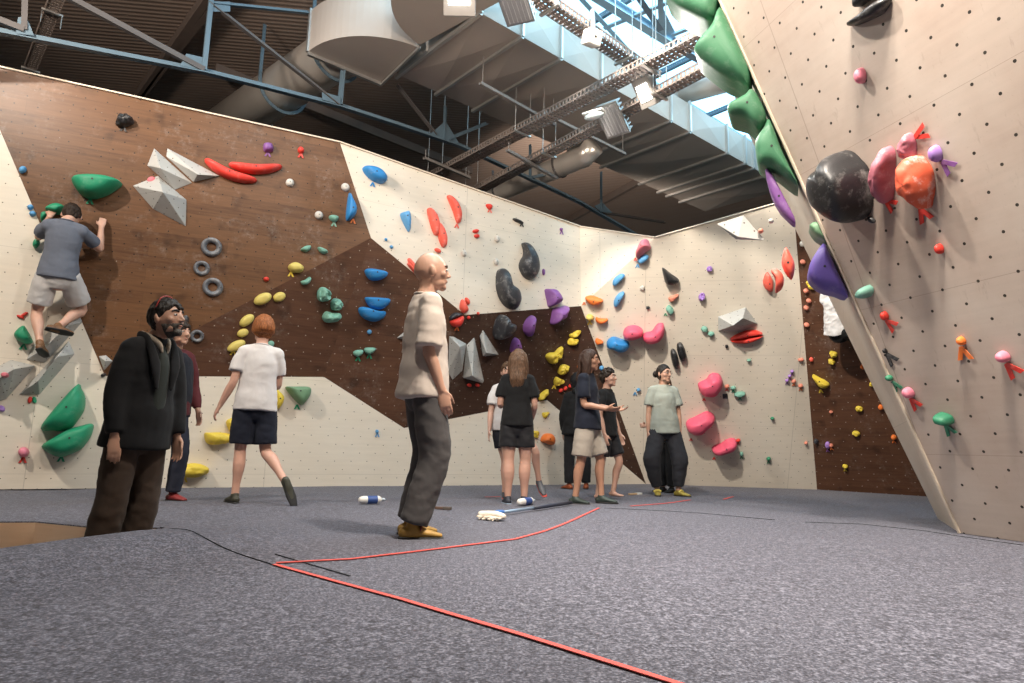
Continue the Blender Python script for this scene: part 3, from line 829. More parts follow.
spot('bounce_fill', (-5.0, 2.2, 4.9), (-3.5, 8.5, 7.0), 1900, 80, .3, .6, WARM)  # added fill imitating wall bounce on the roof sheets
spot('bounce_fill', (-.2, 2.6, 4.3), (-.2, 8.5, 5.9), 700, 70, .3, .6, WARM)  # added fill brightening the duct underside like bounced light
sl = area('daylight_fill', dpt(1.2, 1.15, RZ - .05), dpt(1.2, .35, DZ), 420, 1.6, (.42, .78, 1)); sl.data.shape = 'RECTANGLE'; sl.data.size = 8.0; sl.data.size_y = 1.6
zz = -(dpt(1.2, .35, DZ) - dpt(1.2, 1.15, RZ - .05)).normalized(); xx = DD; yy = zz.cross(xx)
sl.rotation_euler = Matrix((xx, yy, zz)).transposed().to_euler()
area('daylight_fill', (-3.0, 5.2, 6.9), (-2.0, 8.8, 6.1), 28, .6, (.36, .72, 1))  # added blue fill for an unseen second roof light; roof stays closed here

SC.view_settings.view_transform = 'Standard'; SC.view_settings.look = 'None'
SC.view_settings.gamma = 1; SC.view_settings.use_curve_mapping = False; SC.view_settings.exposure = -0.66
# ------------------------------------------------------------------ climbing holds
hc = {
 'green': (.012, .27, .135), 'green2': (.055, .20, .10), 'teal': (.20, .43, .34), 'red': (.70, .045, .030), 'coral': (.80, .115, .075), 'blue': (.025, .23, .56), 'blue2': (.10, .33, .62),
 'yellow': (.74, .55, .055), 'paleyellow': (.72, .58, .15), 'purple': (.22, .085, .30), 'violet': (.13, .085, .37), 'lilac': (.36, .20, .55), 'pink': (.80, .115, .20), 'rose': (.66, .17, .21), 'mauve': (.42, .13, .17), 'rosepink': (.74, .22, .30), 'black': (.016, .016, .018), 'charcoal': (.035, .036, .042),
 'grey': (.40, .40, .385), 'white': (.62, .59, .54), 'orange': (.85, .20, .035), 'salmon': (.70, .25, .17), 'ringgrey': (.13, .135, .15), 'redwhite': (.62, .10, .045), 'darkgreen': (.03, .21, .11), 'sage': (.16, .30, .17)}
CHK = {'black': .28, 'charcoal': .42, 'ringgrey': .5, 'redwhite': .95, 'coral': .45, 'green': .14, 'teal': .28, 'rosepink': .5, 'mauve': .45, 'grey': .25, 'blue': .3, 'yellow': .12, 'pink': .12}
def hm(c):
    return M('hold_' + c, hc[c], .42 if c in ('black', 'charcoal', 'ringgrey') else .55, .10, 5, .12, 90, chalk=CHK.get(c, .18))
bolt_m = M('bolt_socket', (.03, .03, .03), .5)

def spline(P, n=44, sharp=False):
    """closed outline resampled evenly"""
    if not sharp:
        Q = []
        L = len(P)
        for i in range(L):
            p0, p1, p2, p3 = P[i - 1], P[i], P[(i + 1) % L], P[(i + 2) % L]
            for k in range(8):
                t = k / 8
                Q.append(.5 * ((2 * p1) + (p2 - p0) * t + (2 * p0 - 5 * p1 + 4 * p2 - p3) * t * t + (3 * p1 - p0 - 3 * p2 + p3) * t ** 3))
        P = Q
    d = [0]
    for i in range(len(P)): d.append(d[-1] + (P[(i + 1) % len(P)] - P[i]).length)
    out = []; j = 0
    for k in range(n):
        s = d[-1] * k / n
        while d[j + 1] < s: j += 1
        a, b = P[j], P[(j + 1) % len(P)]; t = (s - d[j]) / max(1e-9, d[j + 1] - d[j]); out.append(a.lerp(b, t))
    return out
def centroid(P):
    A = 0; c = Vector((0, 0))
    for i in range(len(P)):
        p, q = P[i - 1], P[i]; k = p.x * q.y - q.x * p.y; A += k; c += (p + q) * k
    return c / (3 * A) if abs(A) > 1e-9 else sum(P, Vector((0, 0))) / len(P)
def ell_px(cx, cy, w, h, rot=0, n=14):
    r = math.radians(rot)
    return [(cx + w / 2 * math.cos(t) * math.cos(r) - h / 2 * math.sin(t) * math.sin(r), cy + w / 2 * math.cos(t) * math.sin(r) + h / 2 * math.sin(t) * math.cos(r)) for t in [2 * PI * k / n for k in range(n)]]
def fac_at(x, y, key=None):
    for f in reversed(FAC):
        if f.key == key or (key is None and f.key not in 'NRS' and f.contains(x, y)): return f
    raise Exception('no facet %s %s' % (x, y))
def place(o, f, c):
    o.matrix_world = Matrix.Translation(c) @ f.rot().to_4x4()
def dome(outl, h, peak=None, rings=9, e=.62, lump=.0, seed=0, flat=0, lip=.12):
    """outl: 2-D points around the origin; height h; closed"""
    n = len(outl); pk = Vector(peak) if peak else Vector((0, 0))
    V = []; F = []
    R = [(1.0, 0.0), (1.0, h * lip)]
    for k in range(1, rings):
        t = k / rings * PI / 2
        R.append((math.cos(t) ** e * (1 - flat) + flat * (1 - k / rings * .35), h * (lip + (1 - lip) * math.sin(t))))
    for s, z in R:
        c = pk * (1 - s)
        for p in outl:
            V.append(Vector((c.x + p.x * s, c.y + p.y * s, z)))
    if lump:
        sz = max(p.length for p in outl)
        for i, v in enumerate(V):
            if i >= 2 * n:
                q = Vector((v.x / sz * 1.6 + seed * 7.7, v.y / sz * 1.6, v.z / sz * 1.6)); w = noise.noise(q) + .5 * noise.noise(q * 2.3)
                V[i] = v + Vector((v.x * .12 * w, v.y * .12 * w, h * lump * w * min(1, v.z / h * 1.4)))
                V[i].z = max(V[i].z, h * lip * .6)
    nr = len(R)
    for i in range(nr - 1):
        for k in range(n): F.append((i * n + k, i * n + (k + 1) % n, (i + 1) * n + (k + 1) % n, (i + 1) * n + k))
    V.append(Vector((pk.x, pk.y, h * (1.0 if not lump else 1.0 + .2 * lump))))
    for k in range(n): F.append(((nr - 1) * n + k, (nr - 1) * n + (k + 1) % n, nr * n))
    F.append(tuple(range(n - 1, -1, -1)))
    return V, F
def route_tag(o, f, c, x, y, col, s=1.0, ang=0, L=.085):
    """little two-tailed route marker hanging below the hold"""
    d = (f.at(x, y) - c); u, v = d.dot(f.U), d.dot(f.W)
    L = L * s; w = .026 * s; r = Matrix.Rotation(math.radians(ang), 2)
    q = MB()
    for a in (-24, 24):
        t = math.radians(a)
        e = [(-w / 2, 0), (w / 2, 0), (w * .55 + math.sin(t) * L, -math.cos(t) * L), (-w * .55 + math.sin(t) * L, -math.cos(t) * L)]
        P = [r @ Vector(p) + Vector((u, v)) for p in e]; z0 = .003 if a < 0 else .007
        q.add([Vector((p.x, p.y, z0)) for p in P] + [Vector((p.x, p.y, z0 + .004)) for p in P], [(0, 1, 2, 3), (7, 6, 5, 4), (0, 4, 5, 1), (1, 5, 6, 2), (2, 6, 7, 3), (3, 7, 4, 0)])
    t = q.build('route_tag', hm(col), o); return t
HID = [0]
GR = {}
_sf = Facet('SP', [g0, g0 + ed, g0 + ed + ws.n])
_sf.o = g0 + (s0 - g0) * .05
FAC.append(_sf)
def H(col, outl, label, h=None, peak=None, fk=None, tagc=None, tagp=None, bolt=None, name='climbing_hold', sharp=False, back=0, e=.62, lump=.0, flat=0, group=None, hk=.45, tscale=.8, tang=0, lip=.12, n=None):
    """outl: pixel outline or ('e', cx, cy, w, h, rot)"""
    HID[0] += 1
    P = ell_px(*outl[1:]) if outl[0] == 'e' else outl
    cx = sum(p[0] for p in P) / len(P); cy = sum(p[1] for p in P) / len(P)
    f = fac_at(cx, cy, fk)
    W3 = [f.at(*p) for p in P]
    Q = [Vector(((w - f.o).dot(f.U), (w - f.o).dot(f.W))) for w in W3]
    npt = n or (24 if outl[0] == 'e' and max(outl[3], outl[4]) < 14 else 44)
    Q = spline(Q, npt, sharp)
    if back:
        for i, q in enumerate(Q):
            p3 = f.o + f.U * q.x + f.W * q.y; sd_ = (p3 - g0).dot(ws.n)
            if sd_ < .006: p3 = p3 + ws.n * (.006 - sd_); Q[i] = Vector(((p3 - f.o).dot(f.U), (p3 - f.o).dot(f.W)))
    c2 = centroid(Q); Q = [q - c2 for q in Q]
    c = f.o + f.U * c2.x + f.W * c2.y + f.n * .004
    size = max(q.length for q in Q); mn = min(q.length for q in Q)
    if h is None: h = hk * (size + mn)
    # a raised hold hides part of the wall behind it: set the base back so that base and crown together fill the outline
    d = (c - CAM).normalized(); dn = d.dot(f.n)
    sv = Vector((d.dot(f.U), d.dot(f.W))) / -dn
    S = sv.length
    if S > .15 and not back and h > .03:
        sh = sv / S; L = max(abs(q.dot(sh)) for q in Q)
        h = min(h, 1.05 * L / S)
        k = S * h * .42
        fct = max(.5, 1 - k / L)
        Q = [q + sh * (q.dot(sh) * (fct - 1) - k) for q in Q]
    pk = None
    if peak:
        d = f.at(*peak) - c; pk = (d.dot(f.U), d.dot(f.W))
        if S > .15 and not back: pk = tuple(a - b * h * .8 for a, b in zip(pk, sv))
    c3 = centroid(Q) if not back else Vector((0, 0))
    Q = [q - c3 for q in Q]; c = c + f.U * c3.x + f.W * c3.y
    if pk: pk = (pk[0] - c3.x, pk[1] - c3.y)
    if back:
        c = c - f.n * .03
    V, F = dome(Q, h, pk, e=e, lump=lump, seed=HID[0], flat=flat, lip=lip)
    if back:
        for i in range(len(Q)): V[i] = Vector((Q[i].x, Q[i].y, -back))
    o = link(name, mesh(name, V, F), hm(col), smooth=True)
    md = o.modifiers.new('edge', 'EDGE_SPLIT'); md.split_angle = math.radians(50)
    place(o, f, c)
    if bolt is None: bolt = size > .13
    if bolt:
        q = MB(); b = pk or (0, 0); br = min(.010, size * .09)
        q.tube([Vector((b[0], b[1], h * .93)), Vector((b[0], b[1], h * 1.012 + .001))], [br, br], n=12, cap='flat'); q.build('bolt', bolt_m, o)
    if tagc:
        if tagp is None:
            tagp = (cx, max(p[1] for p in P) - .5)
        route_tag(o, f, c, tagp[0], tagp[1], tagc, tscale, tang)
    g = group
    tag(o, label, 'climbing hold', g)
    return o
def volume(base, apex, label, col='grey', fk=None, name='climbing_volume', group='grey angular volumes', mat=None):
    """faceted plywood volume: base outline on the wall, apex points (x, y, height)"""
    cx = sum(p[0] for p in base) / len(base); cy = sum(p[1] for p in base) / len(base)
    f = fac_at(cx, cy, fk)
    c = f.at(cx, cy, .004); pts_ = []
    bm = bmesh.new()
    for p in base: pts_.append(f.at(p[0], p[1], .004))
    for x, y, h in apex: pts_.append(f.at(x, y, h))
    for p in pts_:
        d = p - c; bm.verts.new((d.dot(f.U), d.dot(f.W), d.dot(f.n)))
    r = bmesh.ops.convex_hull(bm, input=bm.verts[:])
    bmesh.ops.recalc_face_normals(bm, faces=bm.faces)
    me = bpy.data.meshes.new(name); bm.to_mesh(me); bm.free()
    uv = me.uv_layers.new(name='UVMap')
    for p in me.polygons:
        nn_ = p.normal; a = Vector((0, 1, 0)); u = a.cross(nn_)
        if u.length < .1: u = Vector((1, 0, 0))
        u.normalize(); v = nn_.cross(u)
        for li in p.loop_indices:
            co = me.vertices[me.loops[li].vertex_index].co; uv.data[li].uv = (co.dot(u) + .05, co.dot(v) + .03)
    o = link(name, me, mat or vol_m); place(o, f, c)
    md = o.modifiers.new('bevel', 'BEVEL'); md.width = .006; md.segments = 2
    tag(o, label, 'climbing volume', group); return o
vol_m = panel_birch('grey_volume_paint', (.43, .43, .415), dot=.16, r=.007, grain=.03)
def ring_hold(cx, cy, ro, label, fk=None, ratio=.47):
    f = fac_at(cx, cy, fk); c = f.at(cx, cy, .004)
    R = (f.at(cx + ro, cy) - c).length * .96; r2_ = R * ratio; V = []; F = []; n = 40
    pr = [(R, 0), (R, .25), (R * .97, .6), (R * .88, .9), (R * .78, 1.0), (R * .68, .92), (r2_, .55), (r2_ * .97, 0)]
    hh = R * .42
    for k in range(n):
        t = 2 * PI * k / n
        for a, z in pr: V.append(Vector((a * math.cos(t), a * math.sin(t), z * hh)))
    m_ = len(pr)
    for k in range(n):
        for i in range(m_):
            F.append((k * m_ + i, k * m_ + (i + 1) % m_, ((k + 1) % n) * m_ + (i + 1) % m_, ((k + 1) % n) * m_ + i))
    o = link('ring_hold', mesh('ring_hold', V, F), hm('ringgrey'), smooth=True); place(o, f, c)
    q = MB(); q.tube([Vector((R * .78, 0, hh * .9)), Vector((R * .78, 0, hh * 1.03))], [R * .07, R * .07], n=10, cap='flat'); q.build('bolt', bolt_m, o)
    tag(o, label, 'climbing hold', 'grey ring holds')
def cap_px(x1, y1, x2, y2, w, bend=0, n=7):
    """capsule / banana outline in pixels"""
    L = math.hypot(x2 - x1, y2 - y1); tx, ty = (x2 - x1) / L, (y2 - y1) / L; nx, ny = -ty, tx; U = []; D = []
    for k in range(n + 1):
        t = k / n; b = bend * 4 * t * (1 - t); x = x1 + (x2 - x1) * t + nx * b; y = y1 + (y2 - y1) * t + ny * b
        ww = w / 2 * (1 - abs(2 * t - 1) ** 3.2 * .62)
        U.append((x + nx * ww, y + ny * ww)); D.append((x - nx * ww, y - ny * ww))
    return U + D[::-1]

# ---- upper brown panel
H('black', [(116.5, 115), (121, 112), (128, 114), (134, 122), (126, 127), (117, 126)], 'small black knob bolted near the top of the brown panel', h=.13, tagc='black', lump=.3, bolt=True)
H('green', [(69.5, 176), (80, 173), (95, 174), (110, 177), (121.5, 183), (114, 191), (103, 197), (91, 198.5), (79, 192)], 'big green bowl hold with pale lip above the climber', h=.26, peak=(93, 180), e=.5, tagc='green', tagp=(90.5, 199))
H('green', [(44, 207.6), (49, 203), (56, 202), (63, 205), (65, 209), (58, 215)], 'green half-disc hold gripped by the climber', h=.17, peak=(55, 209), fk='A')
H('green', [(40.5, 212), (46, 211), (50.5, 214), (46, 219), (41.5, 222)], 'green lower hold under the climber\'s raised hand', h=.10, fk='A')
H('green', ('e', 36, 243, 7, 11, 10), 'green hold tucked behind the climber\'s elbow', h=.08, fk='W', bolt=False)
volume([(154, 148), (192.6, 183), (175, 190), (147, 165.5)], [(160, 168, .20)], 'pale grey kite-shaped volume, middle of the three on brown panel')
volume([(167, 148), (220, 176), (193.5, 182.3), (166, 156.5)], [(198, 174.5, .16)], 'pale grey pointed volume nearest to the two red crescents')
volume([(132.7, 185.7), (158, 175.5), (186.7, 200), (186, 226.7), (153, 209)], [(163, 192, .30)], 'largest pale grey volume, lowest of the three on brown panel')
H('rose', ('e', 151.5, 180, 9, 8, 0), 'tiny pink knob at the tip of the largest grey volume', h=.05, bolt=False)
H('red', cap_px(205.5, 158, 256, 180.5, 10, 5), 'red crescent hold, lower of the overlapping pair', h=.12, bolt=True)
H('red', cap_px(229.5, 164, 281.5, 165, 10, 4.5), 'red crescent hold, upper of the pair under the roof', h=.12)
H('purple', [(264, 143), (272, 142.5), (273, 151), (264.5, 152)], 'small purple cube hold above the red crescents', h=.10, tagc='purple', tagp=(268, 152))
H('red', ('e', 301, 150, 6.5, 8, 0), 'tiny red knob near the top edge of the brown panel', h=.07, tagc='red', bolt=False)
for x, y, lb in ((290, 182.5, 'white round button hold below the red crescents'), (345.5, 187, 'white round button hold by the brown and birch joint'), (319, 215, 'white round button hold beside the small mint jug')):
    H('white', ('e', x, y, 8.5, 9, 0), lb, h=.06, bolt=True, group='white button holds')
H('teal', [(329, 216), (334, 214.5), (339, 216), (338, 220), (334, 222.5), (330, 220)], 'mint jug hold with green marker beneath the white buttons', h=.09, tagc='teal')
H('teal', [(300.5, 250), (305, 246), (311, 245), (310.5, 249), (306, 252)], 'mint pocket hold, first of two above the ridge', h=.08)
H('teal', [(318, 247), (323, 247.5), (328.5, 251), (324, 254), (319.5, 252)], 'mint pocket hold, second of two, close to the ridge', h=.08)
H('blue', [(350.5, 191), (353, 196), (356.8, 206), (355.5, 214.6), (348, 221), (345.8, 218), (347.5, 205)], 'tall blue half-shell hold on the brown panel\'s corner', h=.17, peak=(353, 208), e=.5, tagc='orange', tagp=(353, 219))
ring_hold(211.5, 247.2, 11, 'big grey ring, topmost of the stacked grey rings')
ring_hold(201.7, 268.3, 8.6, 'small grey ring between two bigger grey rings')
ring_hold(212.8, 287.3, 10.8, 'big pale grey ring below the small grey ring')
ring_hold(197, 336, 7.2, 'grey ring beside the face of the dark-haired youth')
H('charcoal', ('e', 184.5, 322, 8, 14, 20), 'grey-blue hold half hidden behind the man in black coat', h=.07, bolt=False)
H('paleyellow', [(288, 267), (292, 262.5), (298, 261.8), (304, 266), (302, 271.5), (292, 272.5)], 'yellow egg hold with marker above the ridge', h=.12, tagc='yellow', tagp=(291, 272))
H('red', ('e', 266.3, 279, 6, 5, 0), 'tiny red chip hold alone on the brown panel', h=.05, bolt=False)
H('blue2', ('e', 22.5, 169.5, 8, 8, 0), 'small pale blue knob at the edge of the brown panel', h=.06, bolt=False, fk='A')
H('blue2', ('e', 30.3, 207, 6.5, 6, 40), 'upper of two small blue chips on the birch strip', h=.05, bolt=False)
H('blue2', ('e', 32.5, 213.5, 7.5, 6, 30), 'lower of two small blue chips on the birch strip', h=.05, bolt=False)

# ---- dark brown facets
for cx, cy, w, h_, r, lb in ((263, 299, 19.5, 11, -22, 'long yellow egg hold just below the ridge'), (279.5, 297, 13.5, 9.5, -18, 'short yellow egg hold just below the ridge'), (247, 320.5, 17, 10, -33, 'yellow egg hold above the red-haired boy\'s head'), (243, 333, 12, 8.5, -15, 'yellow egg hold touching the red-haired boy\'s hair')):
    H('paleyellow', ('e', cx, cy, w, h_, r), lb, hk=.42, group='yellow egg holds')
H('paleyellow', ('e', 236.5, 346, 20, 10, -24), 'yellow egg hold with yellow marker beside the boy\'s cheek', hk=.42, group='yellow egg holds', tagc='yellow', tagp=(233.5, 350))
H('teal', [(300.5, 281.5), (305, 280), (310, 277), (312, 279), (309, 283.5), (303, 285)], 'mint crescent hold just under the ridge', h=.09)
H('teal', [(317, 292), (321, 287.5), (327, 288), (333, 294), (331, 300), (323, 302), (318, 299)], 'large mint lump hold, top of the three', h=.18, lump=.3)
H('teal', [(330.5, 302), (334, 298.5), (341, 300), (344, 305), (341, 310.5), (333, 310), (331, 307)], 'mint lump hold, middle of the three', h=.16, lump=.3)
H('teal', [(322, 317), (326, 311.5), (333, 313), (341, 314), (342, 319), (335, 322), (326, 322.5)], 'wide mint lump hold, lowest of the three', h=.16, lump=.25)
H('teal', ('e', 271, 344, 7.5, 6.5, 0), 'little mint knob behind the red-haired boy', h=.06, bolt=False)
H('blue', [(364.5, 271), (370, 268.5), (382, 270), (389, 272.5), (387, 277), (378, 280.5), (369, 279)], 'blue half-moon hold, topmost of three', h=.17, peak=(377, 272), e=.5)
H('blue', [(364.5, 298.5), (370, 297.2), (384, 298), (391.5, 299.5), (389.5, 305), (381, 309.5), (371, 308)], 'blue half-moon hold, middle of three', h=.17, peak=(378, 300), e=.5)
H('blue', [(358.5, 308), (366, 307), (379, 311), (387, 312), (385, 318), (376, 321.8), (366, 319.5), (359.5, 314)], 'blue half-moon hold, lowest and largest of three', h=.18, peak=(373, 311), e=.5)
H('blue2', ('e', 369.5, 332, 5, 5, 0), 'tiny blue dot hold under the blue half-moons', h=.05, bolt=False)
H('teal', [(353, 352), (357, 350), (363.5, 350.5), (363, 354), (358.5, 357), (354, 355)], 'small mint jug with marker, first of the low pair', h=.08, tagc='green')
H('teal', [(364, 348.5), (369, 347.5), (376, 348.5), (374, 352.5), (369, 354.5), (365, 352)], 'small mint jug with marker, second of the low pair', h=.08, tagc='green')
volume([(396.5, 338), (405, 331), (410, 341)], [(403, 336, .10)], 'small white pyramid volume peeking out beside the bald man\'s back', group=None)
volume([(449, 336), (454, 336.6), (466.5, 343.8), (462.3, 371), (452.5, 380), (448, 372)], [(460, 347, .24)], 'grey shield volume right against the bald man\'s chest')
volume([(474.3, 337), (484, 381), (482.8, 383.4), (463, 378), (466.3, 345)], [(472.5, 376, .24)], 'tall grey wedge volume with red markers beneath', )
volume([(482.8, 329.5), (498.9, 354.8), (482.8, 356.3), (479.5, 336)], [(486.5, 353, .20)], 'small grey wedge volume beside the black teardrop')
for k, (x, y) in enumerate(((469, 385), (477, 385))):
    H('red', ('e', x, y, 4.5, 3.5, 20), ('tiny red chip under the tall grey wedge, first of two', 'tiny red chip under the tall grey wedge, second of two')[k], h=.03, bolt=False)
H('charcoal', [(493.8, 332.8), (495, 324), (498, 317.5), (503, 315), (508, 317.5), (511.4, 323), (519.5, 326), (519, 332), (510.3, 338.3), (498, 339.6)], 'big black teardrop lump on the dark facet', h=.30, peak=(505, 326))
H('purple', [(523, 325), (527.9, 318.6), (536.6, 316.8), (536.5, 326), (534.4, 337), (530, 336), (524.6, 331.7)], 'purple pyramid hold on the dark facet beside the black lump', h=.26, peak=(532, 325), e=.9)
H('purple', [(511, 346), (512.5, 341), (516.9, 338), (521, 343), (524.5, 351), (518, 353), (511.4, 352)], 'purple pyramid hold above the long-haired woman\'s head', h=.20, peak=(517, 345), e=.9)
H('purple', [(545.5, 290), (549, 289), (558.7, 289), (566, 298.5), (560, 303), (549, 307), (547, 300)], 'purple faceted hold above the ridge', h=.22, peak=(556, 298), e=.85)
H('purple', [(553.6, 308.8), (563, 307.6), (572.5, 307.5), (570, 315), (567.5, 319), (558, 322), (551, 324), (551.5, 316)], 'purple faceted hold hanging just under the ridge', h=.22, peak=(562, 315), e=.85)
for outl, lb, kw in (
    ([(569, 334.5), (573, 333), (578, 330.5), (581.5, 331.5), (579.5, 335.5), (575, 337.5), (570, 337)], 'yellow lump, topmost on the dark wedge', {}),
    ([(567.7, 341), (570, 338), (574, 339), (579.5, 339.5), (578, 344), (573, 345.7), (568, 344.5)], 'yellow lump, second from the top on the dark wedge', {}),
    ([(545, 356), (549, 352.8), (556, 352.5), (560, 349), (565, 347.5), (564, 354), (559, 360), (553, 364), (548, 361)], 'largest yellow lump with raised horn on the dark wedge', {}),
    ([(557.5, 371), (560, 366), (564, 364.5), (570.5, 367), (569, 371.5), (565, 375), (559, 374)], 'yellow lump below the horned one', {}),
    ([(553.7, 380), (556, 376.7), (560, 378.5), (565, 381), (563, 384.5), (557, 386.5), (554, 384)], 'yellow lump with marker beside red chips', {'tagc': 'yellow', 'tagp': (554, 385)}),
    ([(538.7, 396), (541, 393), (545, 391), (549.5, 390), (549, 394), (544, 399), (539.5, 400.5)], 'yellow lump at the lower edge of dark facet', {}),
    ([(542, 413), (546, 412.3), (549.5, 412), (549, 415), (546, 417.7), (543, 417)], 'small yellow chip on birch under the dark facet', {}),
    ([(532.5, 431.5), (536, 431), (539.5, 431.5), (539, 437), (535, 438), (532.5, 436)], 'small square yellow hold beside the orange half-disc', {})):
    H('yellow', outl, lb, lump=.4, group='yellow lumps on the dark wedge', **kw)
H('orange', [(540.4, 441), (542, 436.5), (546, 433.8), (552, 433.6), (556, 437), (557, 441.5), (555, 445), (548, 443.5)], 'orange half-disc hold behind the lifted leg', h=.17, peak=(549, 439))
for k, (x, y) in enumerate(((561, 390.5), (565.5, 388.5), (570.5, 386))):
    H('red', ('e', x, y, 5, 4, -30), ('red chip, lowest of a slanting row of three', 'red chip, middle of a slanting row of three', 'red chip, highest of a slanting row of three')[k], h=.05, bolt=False)
H('blue2', ('e', 601.7, 368, 5, 5, 0), 'tiny blue hold between two young men\'s heads', h=.05, bolt=False)
H('orange', ('e', 579, 366, 4, 6, 0), 'tiny orange hold behind the long-haired man\'s neck', h=.05, bolt=False)

# ---- upper birch facets
H('blue', [(363, 167.5), (367, 166), (376, 166), (384, 169), (389, 176), (386, 181), (380, 182.7), (371, 180), (364, 173)], 'wide blue scoop hold high on the pale wall', h=.17, peak=(376, 172), e=.5, tagc='blue', tagp=(372.5, 182.5))
H('blue2', [(401, 214), (406, 211), (411, 210), (412, 218), (411, 225), (408.7, 232), (404, 224)], 'blue shark-tooth hold pointing down', h=.13, peak=(407, 216), e=.8)
H('coral', cap_px(430.5, 207.5, 436.5, 235, 10.5, -1.5), 'long red slab hold, upper half of a split pair', h=.10)
H('coral', cap_px(439, 222, 444, 247, 9.5, -1), 'long red slab hold, lower half of a split pair', h=.10)
H('coral', cap_px(449.5, 195, 458.5, 223, 9, -3), 'red banana hold with marker near the wall top', h=.11, tagc='coral', tagp=(456.5, 224))
H('coral', cap_px(408.5, 258.5, 421, 272.5, 6, 1.5), 'red sliver beside the bald head, first of two', h=.07)
H('coral', cap_px(407.5, 263.5, 418, 275, 5, -1), 'red sliver beside the bald head, second of two', h=.06)
H('coral', ('e', 438, 250.5, 8, 4.5, 20), 'small red chip just above the bald head', h=.05, bolt=False)
H('red', [(485.7, 205), (489.5, 203.7), (493.3, 205.5), (491, 209.3), (488, 209)], 'red cup hold with marker near the black clamp-like hold', h=.07, tagc='coral')
H('red', ('e', 476, 231, 7.5, 4, -12), 'small red chip, upper half of a split disc', h=.05, bolt=False)
H('red', ('e', 477, 236, 6.5, 4.2, -8), 'small red chip, lower half of a split disc', h=.05, bolt=False)
for x, y, lb in ((464, 253, 'white button hold in front of the bald man\'s face'), (497.2, 238.6, 'white button hold above the lower black kidney'), (496.4, 261.4, 'white button hold beside the lower black kidney')):
    H('white', ('e', x, y, 6, 7, 0), lb, h=.05, bolt=True, group='white button holds')
H('black', cap_px(512.5, 219, 524, 223, 3.2), 'thin black bar hold with knob below the roof', h=.05, tagc='black', tagp=(521.5, 223), bolt=True)
H('purple', ('e', 561.3, 229.5, 3.6, 3.6, 0), 'tiny purple chip with marker close to the wall top', h=.04, tagc='purple', bolt=False)
H('purple', ('e', 543.7, 272, 3, 7, 8), 'thin purple sliver beside the upper black kidney', h=.05, bolt=False)
H('charcoal', [(524.3, 242.5), (529, 241.7), (534.5, 245), (540.3, 255), (541.5, 267), (537, 276), (530, 279.3), (522.5, 276), (518.5, 267), (521, 260), (524.7, 255), (525.5, 249)], 'upper black kidney-shaped hold on the pale wall', h=.20, peak=(531, 264))
H('charcoal', [(499, 271), (505.3, 267.5), (510.8, 271.5), (512.5, 279), (514.5, 284.5), (522.5, 289), (524.5, 298), (521, 305.5), (515.2, 308.8), (505, 305.5), (498.5, 297), (496.2, 285)], 'lower black kidney-shaped hold on the pale wall', h=.22, peak=(508, 291))
H('coral', [(459.5, 306), (462, 300), (464.5, 299.5), (468.5, 307), (469, 311), (463, 313), (460, 310)], 'red petal hold beside the bald man\'s throat', h=.09)
H('coral', ('e', 467.6, 301, 5, 8, -30), 'small red petal beside the bigger red petal', h=.06, bolt=False)
H('red', [(449.7, 321.5), (456, 318.5), (464.3, 316.2), (464.5, 321), (461.5, 325.8), (457, 327.2), (452.5, 326)], 'red bowl hold with chalked rim on the dark ridge', h=.14, fk='B2', tagc='orange', tagp=(457, 326.5))
H('charcoal', [(449.5, 317), (454, 313), (460, 313), (463.5, 314.8), (456, 317.5), (450, 320)], 'chalk-covered dark hold resting above the red bowl', h=.08, fk='B2')
H('red', ('e', 468.8, 317.7, 4, 3.6, 0), 'tiny red chip on the ridge, lower one', h=.04, bolt=False)
H('coral', ('e', 478.3, 313.5, 3.2, 3.4, 0), 'tiny red chip on the ridge, upper one', h=.04, bolt=False)
H('orange', [(585, 298), (589, 295.6), (593, 295.6), (603.2, 300.5), (598, 305.3), (590, 305.2)], 'orange lens-shaped hold above the ridge corner', h=.12, tagc='orange', tagp=(584, 302), tscale=.6)
H('blue2', ('e', 377+9, 239.5, 3.4, 3.4, 0), 'tiny blue dot hold above the ridge tip, upper one', h=.04, bolt=False)
H('blue2', ('e', 391.5, 247, 3.8, 3.8, 0), 'tiny blue dot hold above the ridge tip, lower one', h=.04, bolt=False)

# ---- corner birch facets
H('paleyellow', ('e', 589.7, 317.7, 8, 7.5, 0), 'yellow knob at the corner of the dark wedge', h=.10, tagc='yellow')
H('orange', [(595.8, 317), (601, 318.5), (607.7, 319), (606, 323), (601, 324.8), (596.5, 322.5)], 'orange ledge hold beside the yellow knob', h=.11)
H('orange', [(595, 341), (597, 338), (603, 341.5), (602, 344.5), (597, 345.3)], 'small orange wedge hold beside the blue bean', h=.09)
H('blue', [(606.7, 344), (609, 339), (613.6, 336.3), (620, 338.7), (628.5, 343), (628.6, 350), (625, 353.8), (619, 354.5), (612.5, 350.7), (607.6, 349)], 'big blue bean hold beside the pink pair', h=.26, peak=(617, 344))
H('pink', [(623.3, 336), (625, 329), (629, 325.6), (636.6, 325.5), (642.8, 331), (642, 337.5), (638, 340.5), (632, 342.6), (625.5, 341)], 'round pink hold next to the blue bean', h=.27, peak=(632, 333))
H('pink', [(643, 336.5), (646, 333.5), (652, 332), (656, 325.5), (660, 322.5), (664, 325), (664.5, 334), (661, 341.5), (656, 345), (649, 345.8), (643.7, 342)], 'curved pink bean hold touching the round pink one', h=.26, peak=(655, 336))
H('rose', [(640, 239.5), (645.4, 238.3), (649, 244), (651.2, 248.5), (646, 252), (640, 256), (636.5, 258), (635, 252)], 'dusty pink cone hold at the top corner', h=.22, peak=(642, 246), e=.8, tagc='red', tagp=(635.5, 258), tscale=.6)
